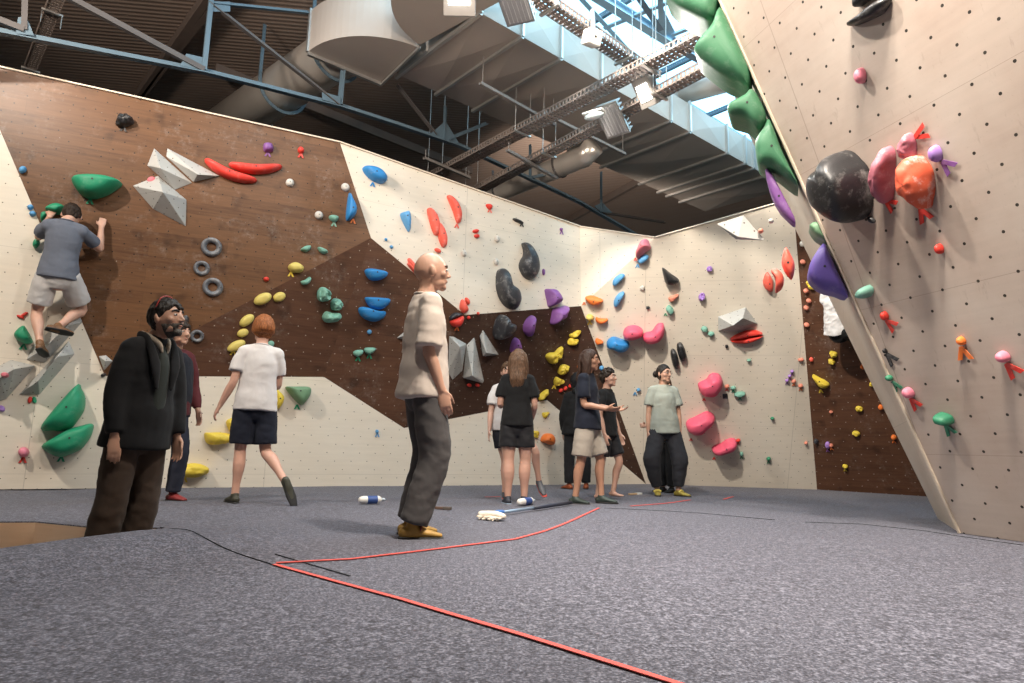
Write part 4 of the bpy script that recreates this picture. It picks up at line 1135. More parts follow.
H('blue2', cap_px(638.5, 263, 648, 255.5, 7, 0), 'blue sausage hold directly under the dusty pink cone', h=.11, tagc='blue2', tagp=(637.5, 264), tscale=.7)
H('blue2', cap_px(613.5, 286, 624, 274.5, 6.5, -1), 'blue sausage hold, upper of the two in mid wall', h=.10)
H('blue2', cap_px(615, 307.5, 623.5, 292, 6.5, -1), 'blue sausage hold, lower of the two in mid wall', h=.10)
H('white', ('e', 642.3, 288, 5, 5, 0), 'tiny white button hold below the blue sausages', h=.04, bolt=False)
H('charcoal', ('e', 648, 307.7, 4, 3.4, 0), 'tiny grey dot hold near the corner seam', h=.03, bolt=False)
H('blue2', ('e', 638.5, 390, 4, 4, 0), 'tiny blue hold with marker beside the sage shirt man', h=.05, tagc='blue2', tagp=(635, 392), tscale=.7, bolt=False)

# ---- far wall
H('black', [(662, 268.3), (664, 268), (671, 274), (679.3, 280.5), (677.5, 284.3), (671, 286), (666, 283.8), (663.5, 276)], 'black shark-fin hold at the corner seam', h=.16, peak=(669, 279), e=.8)
H('salmon', [(669, 297), (678.5, 294.5), (673.5, 302), (670, 302)], 'small pink and cream triangle hold under the black fin', h=.07)
H('teal', [(666, 309), (669, 304.8), (673.5, 309.5), (673.5, 314), (669.5, 315.8)], 'green shell hold near the seam below the black fin', h=.10, tagc='green', tagp=(665.5, 313), tscale=.6)
H('black', cap_px(672.5, 349, 677.5, 370, 7, 0), 'black chalky capsule hold, lower of the two', h=.11)
H('black', cap_px(679, 342.5, 684.5, 362, 8, 0), 'black chalky capsule hold, higher of the two', h=.11)
volume([(718, 316.5), (745.8, 307), (757.9, 324), (742.5, 331.8), (718, 331)], [(733, 325.5, .34), (743, 318, .26)], 'pale grey boulder volume above the red lips hold', group=None)
H('red', [(730.2, 339.3), (738, 333.5), (747, 330.6), (757, 331), (763.3, 335), (752, 336.3), (741, 338.5)], 'upper red lip hold under the grey boulder', h=.10)
H('red', [(730.4, 340.3), (741, 339.3), (752, 337.2), (763.3, 336.5), (757, 341), (746, 343.6), (736, 343)], 'lower red lip hold under the grey boulder', h=.10)
volume([(716, 223.6), (743.6, 214.8), (766, 240.7), (736, 239.6)], [(738, 237, .05)], 'flat grey kite volume at the top of the far wall', group=None)
H('coral', [(785.3, 248), (790.8, 255), (794.8, 266), (792, 279.5), (788, 277), (784, 271), (781.6, 262)], 'red leaf hold, highest of three beside the brown alcove', h=.13)
H('coral', [(766.3, 272.5), (769, 273.5), (773.3, 281), (773.4, 292), (769, 292), (764.5, 287), (763.3, 280)], 'red half-leaf hold with chalk, lower of the split pair', h=.11)
H('coral', [(771, 271), (776, 269), (782, 273.5), (784, 281), (782.5, 288), (778, 292.5), (775.5, 292.5), (775.3, 281)], 'red round leaf hold, upper of the split pair', h=.13)
H('lilac', ('e', 709.6, 269, 6, 6, 0), 'tiny purple flower hold, upper one on the far wall', h=.05, lump=.5, bolt=False)
H('lilac', ('e', 702, 297, 7, 9, 10), 'small purple knob hold, lower one on the far wall', h=.07, lump=.5, bolt=False)
H('teal', ('e', 704.6, 329.5, 6.5, 7.5, -30), 'small teal pebble hold, upper of two', h=.07)
H('teal', ('e', 711, 334, 7, 5.5, 10), 'small teal pebble hold, lower of two', h=.07)
H('black', ('e', 726.6, 346.3, 3.4, 3.6, 0), 'tiny black dot hold below the grey boulder', h=.03, bolt=False)
H('salmon', ('e', 760.7, 230.8, 5.5, 6, 30), 'tiny red and white striped hold near the flat kite volume', h=.05, bolt=False)
H('white', ('e', 771, 221, 5.5, 5.5, 0), 'white button hold near the wall top by the overhang', h=.05, bolt=True)
H('pink', [(698.6, 384.5), (703, 381.5), (706.8, 379.5), (709, 375), (713, 372.6), (719, 374.5), (722.5, 380), (723, 388), (720, 395), (716, 399.7), (709, 399.8), (703, 397), (699.6, 391)], 'topmost of the three pink heart holds', h=.30, peak=(712, 385), tagc='red', tagp=(704, 398), tscale=.6)
H('pink', [(686.8, 424), (689, 420.5), (694, 418), (700, 414.5), (706, 411.3), (712, 413.5), (715.2, 419), (713, 426), (708, 431), (703, 437.5), (696, 438.3), (689.5, 434), (687, 429)], 'middle of the three pink heart holds', h=.30, peak=(701, 424), tagc='red', tagp=(691, 438), tscale=.6)
H('pink', [(712.5, 450), (716, 446), (722, 443.8), (726, 439.3), (732, 438), (736.3, 441), (737.4, 448), (735, 452.5), (728, 455), (721, 457.5), (715, 456)], 'lowest of the three pink heart holds', h=.28, peak=(726, 448), tagc='red', tagp=(714, 457), tscale=.6)
for c_, x, y, w, h_, lb, tc in (('salmon', 727, 386.5, 5, 4.5, 'tiny red knob with marker beside the topmost pink heart', 'red'), ('teal', 733.3, 388, 5.5, 4.5, 'tiny green knob with marker, between a red and a wide green one', 'green'), ('teal', 740, 394.6, 12, 6.5, 'wide green pebble hold beside the topmost pink heart', 'green'),
    ('teal', 749, 360.3, 4.5, 3.5, 'tiny teal chip alone above the green pebbles', None), ('darkgreen', 772.3, 418.5, 4, 3.5, 'tiny dark green chip alone in the middle of the far wall', None), ('red', 738.3, 440.5, 4.5, 4, 'tiny red chip beside the lowest pink heart', 'red'), ('teal', 741.5, 454, 4, 5, 'tiny green chip with marker under the red chip', 'green'),
    ('darkgreen', 768.7, 459, 4.5, 4.5, 'tiny green chip with marker, lowest on the far wall', 'green'), ('salmon', 806, 443, 3.5, 3.5, 'tiny brown-red dot near the alcove edge, low', None), ('lilac', 792, 371.5, 3.6, 3.6, 'tiny purple chip, highest of a chain of three', 'purple'), ('lilac', 789.6, 376, 3.6, 3.4, 'tiny purple chip, middle of a chain of three', 'purple'),
    ('lilac', 787, 380.5, 3.6, 3.4, 'tiny purple chip, lowest of a chain of three', 'purple'), ('salmon', 793.8, 381.5, 5, 4.5, 'tiny orange knob with marker beside the purple chain', 'orange'), ('salmon', 800.6, 386, 5, 4.5, 'tiny orange knob with marker closest to the alcove edge', 'orange'), ('salmon', 801, 359.8, 6, 4, 'tiny orange chip at the alcove edge above the purple chain', None)):
    H(c_, ('e', x, y, w, h_, 0), lb, h=.05 if w < 8 else .09, tagc=tc, tscale=.6, bolt=False, fk='K')
sq = [(722.5, 393.8), (727.6, 393.6), (727.8, 398.6), (722.8, 398.6)]
H('charcoal', sq, 'small grey square plate fixed between the pink and green holds', h=.012, sharp=True, flat=.9, bolt=False, name='plate')

# ---- brown alcove beside the overhang
for x, y, lb in ((802.6, 262, 'topmost'), (806, 291, 'second from the top'), (808.7, 301, 'third from the top'), (806.2, 308, 'fourth from the top'), (806.6, 325, 'lowest')):
    H('salmon', ('e', x, y, 6, 5, 10), 'pale pink knob on the brown alcove, %s of five' % lb, h=.06, bolt=False, group='pink knobs on the brown alcove', fk='N')
H('white', ('e', 802, 244, 5.5, 6, 0), 'white button hold at the top of the brown alcove', h=.05, bolt=False, fk='N')
H('yellow', [(806, 282), (810, 281.5), (815, 287), (813, 290), (808, 288)], 'yellow lump hold beside the purple volume', h=.08, fk='N', lump=.4)
H('coral', ('e', 811.3, 359.7, 4.5, 5, 0), 'tiny red chip at the alcove\'s outer edge', h=.05, bolt=False, fk='N')
H('yellow', [(829.5, 352), (834, 351.5), (837.5, 353), (836, 357.5), (831, 357.5)], 'small yellow lump, upper of two in the alcove', h=.07, fk='N', lump=.3)
H('yellow', [(827.7, 360), (832, 358.8), (835.3, 361), (834, 364), (829.5, 364)], 'small yellow lump, lower of two in the alcove', h=.07, fk='N', lump=.3)
H('yellow', [(812, 376), (815, 376.3), (820, 378.5), (825, 380), (829.3, 383.5), (828, 387), (824, 389.3), (818, 388)], 'large yellow bowl hold with marker in the alcove', h=.15, peak=(820, 381), fk='N', tagc='yellow', tagp=(820.5, 389))
for c_, x, y, w, h_, lb, tc in (('orange', 862.6, 367, 5, 6, 'tiny orange chip peeking past the overhang, upper one', None), ('yellow', 871.5, 384.5, 4.5, 5, 'tiny yellow chip peeking past the overhang\'s edge', None), ('yellow', 859, 409, 8.5, 6, 'yellow lump in the middle of the alcove', None), ('orange', 880.7, 407.5, 6, 6, 'small orange lump beside the overhang edge, middle one', None),
    ('yellow', 856, 433.7, 8.5, 6, 'yellow lump in the lower alcove', None), ('orange', 893.7, 437.5, 6, 6, 'small orange lump with marker, lowest by the overhang', 'orange'), ('salmon', 831, 412, 4, 3, 'tiny pink chip in the alcove centre', None), ('lilac', 827.5, 445.5, 5.5, 8, 'purple hook hold with marker low in the alcove', 'purple'),
    ('salmon', 831.3, 445.5, 3.6, 4, 'tiny pink chip against the purple hook', 'orange'), ('yellow', 845, 466.5, 6, 4.6, 'small yellow lump with marker, lowest in the alcove', 'yellow'), ('charcoal', 816, 441.5, 5, 6, 'faint grey button low at the alcove edge', None)):
    H(c_, ('e', x, y, w, h_, 0), lb, h=.06, lump=.3 if c_ == 'yellow' else 0, tagc=tc, tscale=.6, bolt=False, fk='N')

# ---- birch panel beside the climber and the low wall
H('green', [(22, 324.6), (27, 330), (33, 341.7), (27, 344), (20, 341.5), (15.2, 338), (13.8, 332)], 'green half-disc hold beside the climber\'s lower foot', h=.15, peak=(23, 335), tagc='green', tagp=(24, 344))
for k, (x, y, r) in enumerate(((20.5, 317, 20), (24.5, 314.5, -30))):
    H('red', ('e', x, y, 8, 3.2, r), ('red ribbon mark on the birch, lower of two', 'red ribbon mark on the birch, upper of two')[k], h=.02, bolt=False)
volume([(69, 340.6), (74.8, 353.8), (39.5, 394.6), (18.7, 395)], [(57, 357, .24), (38, 381, .22)], 'long grey slab volume, lowest of those under the climber')
volume([(77, 307.5), (82.5, 322), (45, 362.8), (26.2, 359.8), (33, 345)], [(68, 325, .26), (45, 348, .22)], 'grey slab volume carrying the climber\'s feet')
volume([(-14, 372), (11, 359.7), (36, 365.5), (6.6, 398.8), (-14, 407)], [(14, 369, .30), (0, 378, .30)], 'broad grey volume cut by the picture edge')
H('rose', ('e', 8.5, 377, 9, 6, 0), 'pink hold perched on the broad grey volume', h=.36, bolt=False, fk='W', e=.35)
H('green', [(76, 386), (82, 390), (85.3, 397), (84.8, 409), (79, 419), (72.5, 427.4), (63, 431), (53.8, 430.7), (41.7, 426.3)], 'upper of two big green half-disc holds on the low wall', h=.30, peak=(68, 408), e=.5)
H('green', [(42, 446.3), (53, 438), (66.7, 430), (80, 426), (93.2, 424), (91.7, 435), (86, 444), (80, 450), (63, 456.8), (51, 454)], 'lower of two big green half-disc holds on the low wall', h=.30, peak=(71, 438), e=.5, tagc='green', tagp=(61.5, 456))
H('rosepink', ('e', 24, 452, 11, 10, 0), 'pink ball hold with red marker low on birch', h=.12, tagc='red', tagp=(23.5, 457))
H('lilac', ('e', 1.5, 408.5, 8, 6, 30), 'purple marker hold at the picture edge', h=.04, bolt=False)
H('black', ('e', 103.5, 375, 6, 3.5, -20), 'small black chip beside the man in black coat', h=.04, bolt=False)
volume([(98.5, 356), (106, 355), (113, 361), (104, 371)], [(105, 361, .12)], 'small grey and wood corner volume beside the black coat', group=None, fk='A')
for c_, tc, lb, x in (('red', 'red', 'red ribbon marker under the long grey slab', 30), ('green', 'green', 'green ribbon marker under the long grey slab', 34.5)):
    H(c_, ('e', x, 400, 4.5, 7, 15 if x < 32 else -15), lb, h=.02, bolt=False)
H('yellow', [(176.7, 471.7), (182, 466), (190, 463.3), (200, 464), (208.3, 468), (206.7, 473), (198, 477), (188, 477.5), (178, 476.5)], 'yellow potato-like hold, lowest on the birch', h=.17, lump=.2, tagc='yellow', tagp=(184.5, 477), fk='W')
H('yellow', [(204.2, 433.5), (210, 432.5), (222, 432.5), (233, 435.5), (230, 441.5), (219, 444), (207, 443.5)], 'yellow potato-like hold beside the boy\'s hand', h=.16, lump=.2, fk='W')
H('yellow', [(226, 422), (232, 418), (239, 420), (239, 434), (231, 433.5)], 'yellow hold half hidden by the boy\'s hip', h=.14, fk='W')
H('yellow', [(275, 389), (280, 391), (285.3, 397.5), (281, 406.5), (275.5, 408)], 'yellow hold on the far side of the boy\'s waist', h=.14, fk='W')
H('sage', [(285, 387.3), (292, 386.6), (311, 386.8), (312, 394), (307.5, 400.5), (302.7, 405), (297, 401.5), (290, 394.5)], 'green scoop hold under the dark facet', h=.19, peak=(300, 391), e=.5, tagc='green', tagp=(297, 404.5), fk='W')
H('blue2', ('e', 377.2, 431.5, 4, 4, 0), 'tiny blue hold with marker in the middle of low birch', h=.05, tagc='blue2', tscale=.7, bolt=False)

# ---- side strip of the overhang
H('green2', [(664, -12), (716, -12), (715.6, 14), (710.5, 22), (700, 19), (689, 14), (675, 5)], 'green scoop volume cut by the top edge of the picture', h=.16, peak=(700, 2), fk='SP', back=.4, e=.55)
H('green2', [(720.6, 8), (730, 23), (741, 47), (749.6, 67), (748.7, 87), (738, 82.5), (723, 76.4), (706, 64), (695.5, 54.5), (695, 48), (704, 36), (712.7, 26)], 'largest green scoop volume with bolt hole on the overhang edge', h=.18, peak=(716, 44), fk='SP', back=.4, e=.6)
H('green2', [(728, 105.5), (737, 100), (746, 95), (752.5, 89.7), (761, 102), (766.6, 119), (759, 130.5), (746, 120), (729.7, 114.5)], 'small green scoop volume, third along the overhang edge', h=.15, peak=(748, 107), fk='SP', back=.4, e=.6)
H('green2', [(755.5, 141), (764, 127), (768.3, 118.3), (775, 132), (780.6, 147.7), (790, 168), (798.5, 186), (788, 180), (775, 170), (759.5, 165), (756, 154)], 'dark green scoop volume, lowest along the overhang edge', h=.16, peak=(772, 150), fk='SP', back=.4, e=.6)
H('purple', [(765, 169), (770, 171), (776, 181), (785, 198), (794.5, 217), (794.7, 223.5), (787, 217), (778, 207), (770, 190)], 'slim purple fin hold on the far rim of the overhang', h=.05, fk='SP', back=.2)
H('sage', [(809.6, 226), (813, 222), (818, 222), (823.5, 226), (828.5, 235), (828, 242), (822, 240), (815, 235)], 'green tube hold on the overhang edge above the purple volume', h=.09, fk='SP', back=.3)
H('violet', [(823, 243.5), (827, 248.5), (838, 273), (848.5, 296.5), (836, 293.5), (824, 290.7), (816, 286), (809.5, 279), (808.3, 271), (812, 259)], 'big violet dish volume on the overhang edge', h=.16, peak=(824, 268), fk='SP', back=.4, e=.5)

# ---- face of the overhang
H('black', [(842.5, 24.5), (862, 12), (881, -1), (892, -1), (883, 13), (865, 21.5), (849, 26.7)], 'black blade volume at the top of the overhang, lower one', h=.10, fk='R')
H('black', [(853, 7.5), (855, -6), (878, -6), (866, 2)], 'black blade volume cut by the top edge, upper one', h=.10, fk='R')
H('rosepink', ('e', 860, 76, 14, 16, 0), 'pink ball hold high on the overhang', h=.13, fk='R')
big = H('black', [(800.5, 191), (804.5, 178), (811, 172), (819, 169.5), (824, 161), (831, 155), (844.7, 154.5), (857, 161), (867, 168), (870, 178), (870.8, 198), (867, 211), (860, 218), (848, 222.7), (834, 221), (822, 217), (805, 206.7)], 'huge glossy black boulder hold on the overhang', h=.36, peak=(836, 186), fk='R', e=.5)
H('black', ('e', 872.5, 219.5, 9, 5, 40), 'black ribbon marker beneath the huge black boulder', h=.03, fk='R', bolt=False)
H('mauve', [(886.5, 147), (893, 147.5), (896.5, 154), (894, 168), (890.5, 186), (885, 201), (877, 202.3), (870.5, 199), (869.5, 188), (873, 170), (879, 154.5)], 'long pink finger-like hold beside the black boulder', h=.17, fk='R', lump=.12, tagc='red', tagp=(886, 200), tscale=1.2, tang=35)
H('mauve', [(897.7, 144), (902, 137), (908, 133), (914.5, 136.5), (916.5, 143), (914.7, 155), (908, 159), (899.5, 157.5), (896, 151.5)], 'mauve egg hold with red marker above the red boulder', h=.16, fk='R', lump=.15, tagc='red', tagp=(916, 137), tscale=1.2, tang=95)
H('redwhite', [(896.5, 166.7), (901, 160), (909, 157.5), (919, 157.2), (928, 163), (934, 171), (935, 187), (930, 199), (924.7, 209), (916, 208), (905, 200.5), (897, 191.7)], 'red boulder hold covered in white chalk', h=.22, fk='R', lump=.12, tagc='red', tagp=(921, 208), tscale=1.3, tang=10)
H('lilac', ('e', 935, 154, 16, 17, 0), 'purple and white ball hold with purple marker', h=.14, fk='R', tagc='purple', tagp=(943, 161), tscale=1.2, tang=30)
H('red', ('e', 939, 249, 11, 10.5, 0), 'red button hold alone on the overhang', h=.09, fk='R')
H('teal', [(854, 296), (860, 288.5), (868, 285.5), (873.3, 288), (872, 294), (865, 298.5), (856, 298.5)], 'teal pebble hold at the overhang\'s corner edge', h=.12, fk='R')
H('red', ('e', 884.3, 316, 9.5, 9.5, 0), 'red ball hold with red marker at mid overhang', h=.10, fk='R', tagc='red', tagp=(887, 320), tscale=1.2, tang=38)
H('orange', ('e', 961, 341, 11, 9, 0), 'dark orange dome hold with marker at mid overhang', h=.09, fk='R', tagc='orange', tagp=(962, 346), tscale=1.25)
H('rosepink', ('e', 1002.5, 357, 17, 11.5, 0), 'pink pebble hold with marker closest to the picture edge', h=.12, fk='R', tagc='red', tagp=(1007, 363), tscale=1.3, tang=28)
H('rosepink', ('e', 908, 393, 14, 11, 10), 'pink pebble hold with marker low on the overhang', h=.11, fk='R', tagc='red', tagp=(911, 398), tscale=1.2, tang=28)
H('black', ('e', 885, 351, 5.5, 5, 0), 'black chip hold with black marker at the overhang edge', h=.05, fk='R', tagc='black', tagp=(887, 353), tscale=1.3, tang=30, bolt=False)
H('darkgreen', ('e', 889, 378, 9, 6, 0), 'small green hold with marker at the overhang edge', h=.07, fk='R', tagc='darkgreen', tagp=(893, 381), tscale=1.1, tang=25, bolt=False)
H('darkgreen', [(932.5, 416), (938, 413.8), (948, 414.2), (953.5, 417), (953.5, 423), (948, 425), (935, 424.3), (932, 421)], 'dark green block hold low on the overhang', h=.13, fk='R', tagc='darkgreen', tagp=(946, 424), tscale=1.1, tang=20)
# ------------------------------------------------------------------ people
def skin_mat(name, c):
    if name in _mats: return _mats[name]
    mt, nt, b = nodes(name); v = mapped(nt)
    f = noise_n(nt, v, 9, 4)
    nt.links.new(mixc(nt, f, tuple(x * .86 for x in c), (min(1, c[0] * 1.12), c[1] * 1.02, c[2])), b.inputs['Base Color'])
    b.inputs['Roughness'].default_value = .5; b.inputs['Subsurface Weight'].default_value = .08
    b.inputs['Subsurface Radius'].default_value = (.02, .008, .004)
    bump(nt, b, noise_n(nt, v, 120, 3), .08, .002); _mats[name] = mt; return mt
def cloth(name, c, rough=.85, var=.14):
    if name in _mats: return _mats[name]
    mt, nt, b = nodes(name); v = mapped(nt)
    f = noise_n(nt, v, 7, 5); w = noise_n(nt, v, 240, 2)
    col = mixc(nt, f, tuple(x * (1 - var) for x in c), tuple(min(1, x * (1 + var)) for x in c))
    col = mixc(nt, math_n(nt, 'MULTIPLY', w, .35), col, tuple(x * .75 for x in c))
    nt.links.new(col, b.inputs['Base Color']); b.inputs['Roughness'].default_value = rough
    b.inputs['Specular IOR Level'].default_value = .2; b.inputs['Sheen Weight'].default_value = .05
    bump(nt, b, w, .2, .003); _mats[name] = mt; return mt
def hair_mat(name, c):
    if name in _mats: return _mats[name]
    mt, nt, b = nodes(name); v = mapped(nt, 'Object', (60, 60, 9))
    f = noise_n(nt, v, 2.2, 4, .6)
    nt.links.new(ramp(nt, f, [(.3, tuple(x * .45 for x in c)), (.55, c), (.75, tuple(min(1, x * 1.7) for x in c))]), b.inputs['Base Color'])
    b.inputs['Roughness'].default_value = .55; b.inputs['Specular IOR Level'].default_value = .25; bump(nt, b, f, .6, .006); _mats[name] = mt; return mt
V3 = Vector
def nrm(v): return V3(v).normalized()
def two_bone(a, t, l1, l2, pole):
    d = t - a; L = d.length
    if L > (l1 + l2) * .995: d = d * ((l1 + l2) * .995 / L); L = d.length; 
    u = d.normalized(); x = (l1 * l1 - l2 * l2 + L * L) / (2 * L); h = math.sqrt(max(0, l1 * l1 - x * x))
    p = V3(pole); p = (p - u * p.dot(u)).normalized()
    return a + u * x + p * h, a + d
def face_frame(yaw, pitch, roll=0):
    return (Matrix.Rotation(math.radians(yaw), 3, 'Z') @ Matrix.Rotation(math.radians(pitch), 3, 'X') @ Matrix.Rotation(math.radians(roll), 3, 'Y'))
def head_pt(s, f=1.0):
    sx, sy, sz = s
    x, y, z = sx * .076, sy * .098, sz * .118
    if sz < 0:
        t = -sz; x *= 1 - .30 * t ** 1.6
        y *= (1 - .06 * t) if sy > 0 else (1 - .50 * t)
    else:
        if sy < 0: y *= 1.05
        x *= 1 + .04 * sz
    return V3((x * f, y * f, z * f))
def sphere_dirs(nu=30, nv=20):
    D = []; F = []
    for j in range(1, nv):
        ph = -PI / 2 + PI * j / nv
        for k in range(nu):
            th = 2 * PI * k / nu; D.append((math.cos(ph) * math.cos(th), math.cos(ph) * math.sin(th), math.sin(ph)))
    for j in range(nv - 2):
        for k in range(nu): F.append((j * nu + k, j * nu + (k + 1) % nu, (j + 1) * nu + (k + 1) % nu, (j + 1) * nu + k))
    D += [(0, 0, -1), (0, 0, 1)]; q = len(D); b = (nv - 2) * nu
    for k in range(nu): F += [(q - 2, (k + 1) % nu, k), (q - 1, b + k, b + (k + 1) % nu)]
    return D, F
def add_head(mb, c, R, k):
    T = lambda p: c + R @ (V3(p) * k)
    D, F = sphere_dirs()
    mb.add([T(head_pt(d)) for d in D], F)
    E = lambda p, r, rot=None: mb.ell(T(p), [a * k for a in r], R @ (rot or Matrix.Identity(3)), 12, 8)
    E((0, .061, -.095), (.030, .025, .021))                       # chin
    for s in (-1, 1):
        E((s * .042, .052, -.022), (.026, .028, .024))            # cheek
        E((s * .036, .028, -.070), (.019, .042, .026))            # jaw
        E((s * .080, -.008, -.008), (.010, .019, .032), Matrix.Rotation(s * -.35, 3, 'Z') @ Matrix.Rotation(.15, 3, 'X'))   # ear
        E((s * .011, .100, -.034), (.008, .009, .007))
    mb.tube([T((-.046, .074, .024)), T((-.02, .092, .027)), T((.02, .092, .027)), T((.046, .074, .024))], [.0075 * k] * 4, n=8)
    mb.tube([T((0, .088, .022)), T((0, .101, -.008)), T((0, .110, -.028))], [.008 * k, .010 * k, .011 * k], n=8)
    E((0, .109, -.031), (.010, .009, .008))
    E((0, .083, -.057), (.022, .011, .006)); E((0, .081, -.067), (.019, .011, .007)); E((0, .056, -.060), (.040, .028, .040))
def add_hand(mb, w, d, pn, ths, k, curl=.5, spread=.05):
    """w wrist, d hand direction, pn palm normal (out of the palm), ths side of the thumb"""
    d = nrm(d); pn = V3(pn); pn = (pn - d * pn.dot(d)).normalized(); s = d.cross(pn) * ths
    mb.tube([w - d * .02 * k, w + d * .02 * k, w + d * .06 * k, w + d * .098 * k], [(.027 * k, .021 * k), (.033 * k, .017 * k), (.041 * k, .016 * k), (.040 * k, .012 * k)], n=12, ax=s, sub=2)
    for i, (o, L) in enumerate(((.030, .068), (.010, .078), (-.011, .072), (-.030, .056))):
        a = w + d * .095 * k + s * (o * k); f = (d + s * (o * spread * 40 * .05)).normalized()
        c0 = curl * (.55 + .10 * i); P = [a - d * .02 * k, a]
        ang = c0 * .5
        for seg in (.46, .30, .24):
            v = f * math.cos(ang) + pn * math.sin(ang); P.append(P[-1] + v * (L * seg * k)); ang += c0
        mb.tube(P, [.0088 * k, .0092 * k, .0085 * k, .0078 * k, .0062 * k], n=8)
    a = w + d * .028 * k + s * (.028 * k); f = (d * .68 + s * .62 + pn * .38).normalized(); f2 = (d * .88 + s * .22 + pn * .42).normalized()
    mb.tube([a - f * .012 * k, a + f * .030 * k, a + f * .030 * k + f2 * .030 * k, a + f * .030 * k + f2 * .056 * k], [.014 * k, .0115 * k, .0100 * k, .0072 * k], n=8)
NPER = [0]
def person(label, base, yaw, H=1.75, skin=(.55, .33, .23), T=(0, 0, 1), pyaw=0, syaw=0, head=(0, 0, 0), neck=(0, .12, 1), arms=None, legs=None, voxel=.0085,
           hsc=1.07, lr=1.0, hair=None, top=None, bottom=None, shoes=None, feet=None, extras=None, world=False, pelvis=None, fw=1.0, hands=None, eyes=True, brow=(.05, .035, .025), group=None, beard=None):
    """base: feet position (world) or pelvis position when world=True; local frame: x right, y forward, z up"""
    NPER[0] += 1; k = H / 1.78
    Rz = Matrix.Rotation(yaw, 3, 'Z')
    L1, L2, A1, A2 = .43 * k, .415 * k, .285 * k, .255 * k
    P = V3((0, 0, 0)); T = nrm(T)
    pr = Matrix.Rotation(math.radians(pyaw), 3, 'Z'); sr = Matrix.Rotation(math.radians(syaw), 3, 'Z')
    PX = pr @ V3((1, 0, 0)); SX = sr @ V3((1, 0, 0)); SX = (SX - T * SX.dot(T)).normalized(); SFw = T.cross(SX)
    SCn = P + T * (.480 * k); NB = P + T * (.555 * k)
    nk = nrm(neck); Rh = face_frame(*head)
    HCn = NB + nk * (.150 * k) + V3((0, .0, .018 * k))
    sh = {s: SCn + SX * (s * .166 * k * fw) for s in (-1, 1)}
    hp = {s: P + PX * (s * .092 * k) for s in (-1, 1)}
    # legs
    J = {}
    loc = lambda q: Rz.inverted() @ (V3(q) - V3(pelvis)) if world else V3(q)
    for s, nm in ((-1, 'L'), (1, 'R')):
        lg = legs[nm]
        if lg[0] == 'ik':
            kn, an = two_bone(hp[s], loc(lg[1]), L1, L2, lg[2])
        else:
            kn = hp[s] + nrm(lg[0]) * L1; an = kn + nrm(lg[1]) * L2
        fd = nrm(lg[3] if lg[0] == 'ik' else lg[2])
        J[nm] = (hp[s], kn, an, fd)
        ar = arms[nm]
        if ar[0] == 'ik':
            el, wr = two_bone(sh[s], loc(ar[1]), A1, A2, ar[2]); hd = nrm(ar[3])
        else:
            el = sh[s] + nrm(ar[0]) * A1; wr = el + nrm(ar[1]) * A2; hd = nrm(ar[2]) if len(ar) > 2 and ar[2] else nrm(ar[1])
        J['a' + nm] = (sh[s], el, wr, hd)
    if world: shift = V3((0, 0, 0)); origin = V3(pelvis)
    else:
        mz = min(J[n][2].z - .072 * k for n in 'LR')
        for n in 'LR':
            if J[n][3].z < -.5: mz = min(mz, J[n][2].z - .17 * k)
        shift = V3((0, 0, -mz)); origin = V3(base)
    S = lambda p: p + shift
    # ---------------- body (one continuous surface)
    b = MB()
    cr = P - T * (.085 * k)
    b.tube([S(cr), S(P - T * .02 * k), S(P + T * .11 * k), S(P + T * .30 * k), S(P + T * .44 * k), S(P + T * .515 * k), S(NB + T * .01 * k)],
           [(.125 * k, .095 * k), (.160 * k, .110 * k), (.132 * k, .095 * k), (.150 * k * fw, .112 * k), (.150 * k * fw, .095 * k), (.085 * k, .075 * k), (.060 * k, .060 * k)], n=20, ax=[PX, PX, PX.lerp(SX, .3), SX, SX, SX, SX], sub=3)
    b.tube([S(NB - T * .03 * k), S(NB + nk * .06 * k), S(HCn + Rh @ V3((0, -.022 * k, -.045 * k)))], [.060 * k, .054 * k, .056 * k], n=14, sub=2)
    kb_ = k; k = k * hsc; add_head(b, S(HCn), Rh, k); k = kb_
    for s, nm in ((-1, 'L'), (1, 'R')):
        a, el, wr, hd = J['a' + nm]
        b.tube([S(NB - T * .012 * k), S(a + T * .012 * k - SX * (s * .02 * k))], [.045 * k, .054 * k], n=12)
        b.tube([S(a - SX * s * .01), S(a.lerp(el, .4)), S(el), S(el.lerp(wr, .32)), S(wr)], [.056 * k, .046 * k, .037 * k, .039 * k, .025 * k], n=14, sub=3)
        hs = (hands or {}).get(nm, {})
        pn = hs.get('palm', tuple(-SX * s * .8 + SFw * .1)); ths = hs.get('thumb')
        pnv = V3(pn); dd = hd; pq = (pnv - dd * pnv.dot(dd)).normalized()
        if ths is None:
            want = V3(hs.get('tdir', (0, 1, .2))); ths = 1 if dd.cross(pq).dot(want) >= 0 else -1
        add_hand(b, S(wr), hd, pn, ths, k, hs.get('curl', .45))
        h_, kn, an, fd = J[nm]
        sh_dir = (an - kn).normalized(); back = -(fd - sh_dir * fd.dot(sh_dir))
        back = back.normalized() if back.length > .01 else V3((0, -1, 0))
        b.tube([S(h_ + PX * (s * -.005)), S(h_.lerp(kn, .45)), S(kn), S(kn.lerp(an, .33) + back * .012 * k), S(kn.lerp(an, .75)), S(an)], [.088 * k, .076 * k * lr, .052 * k * lr, .056 * k * lr, .036 * k * lr, .036 * k], n=14, sub=3)
        dn = (an - kn).normalized(); ft = nrm(fd - dn * 0)
        up = -dn
        heel = an + dn * (.035 * k) - ft * (.030 * k); toe = an + dn * (.052 * k) + ft * (.155 * k)
        sd = ft.cross(up).normalized()
        b.tube([S(an), S(an + dn * .03 * k + ft * .02 * k), S(toe - ft * .06 * k), S(toe)], [(.032 * k, .034 * k), (.033 * k, .036 * k), (.036 * k, .020 * k), (.028 * k, .011 * k)], n=12, ax=sd, sub=2)
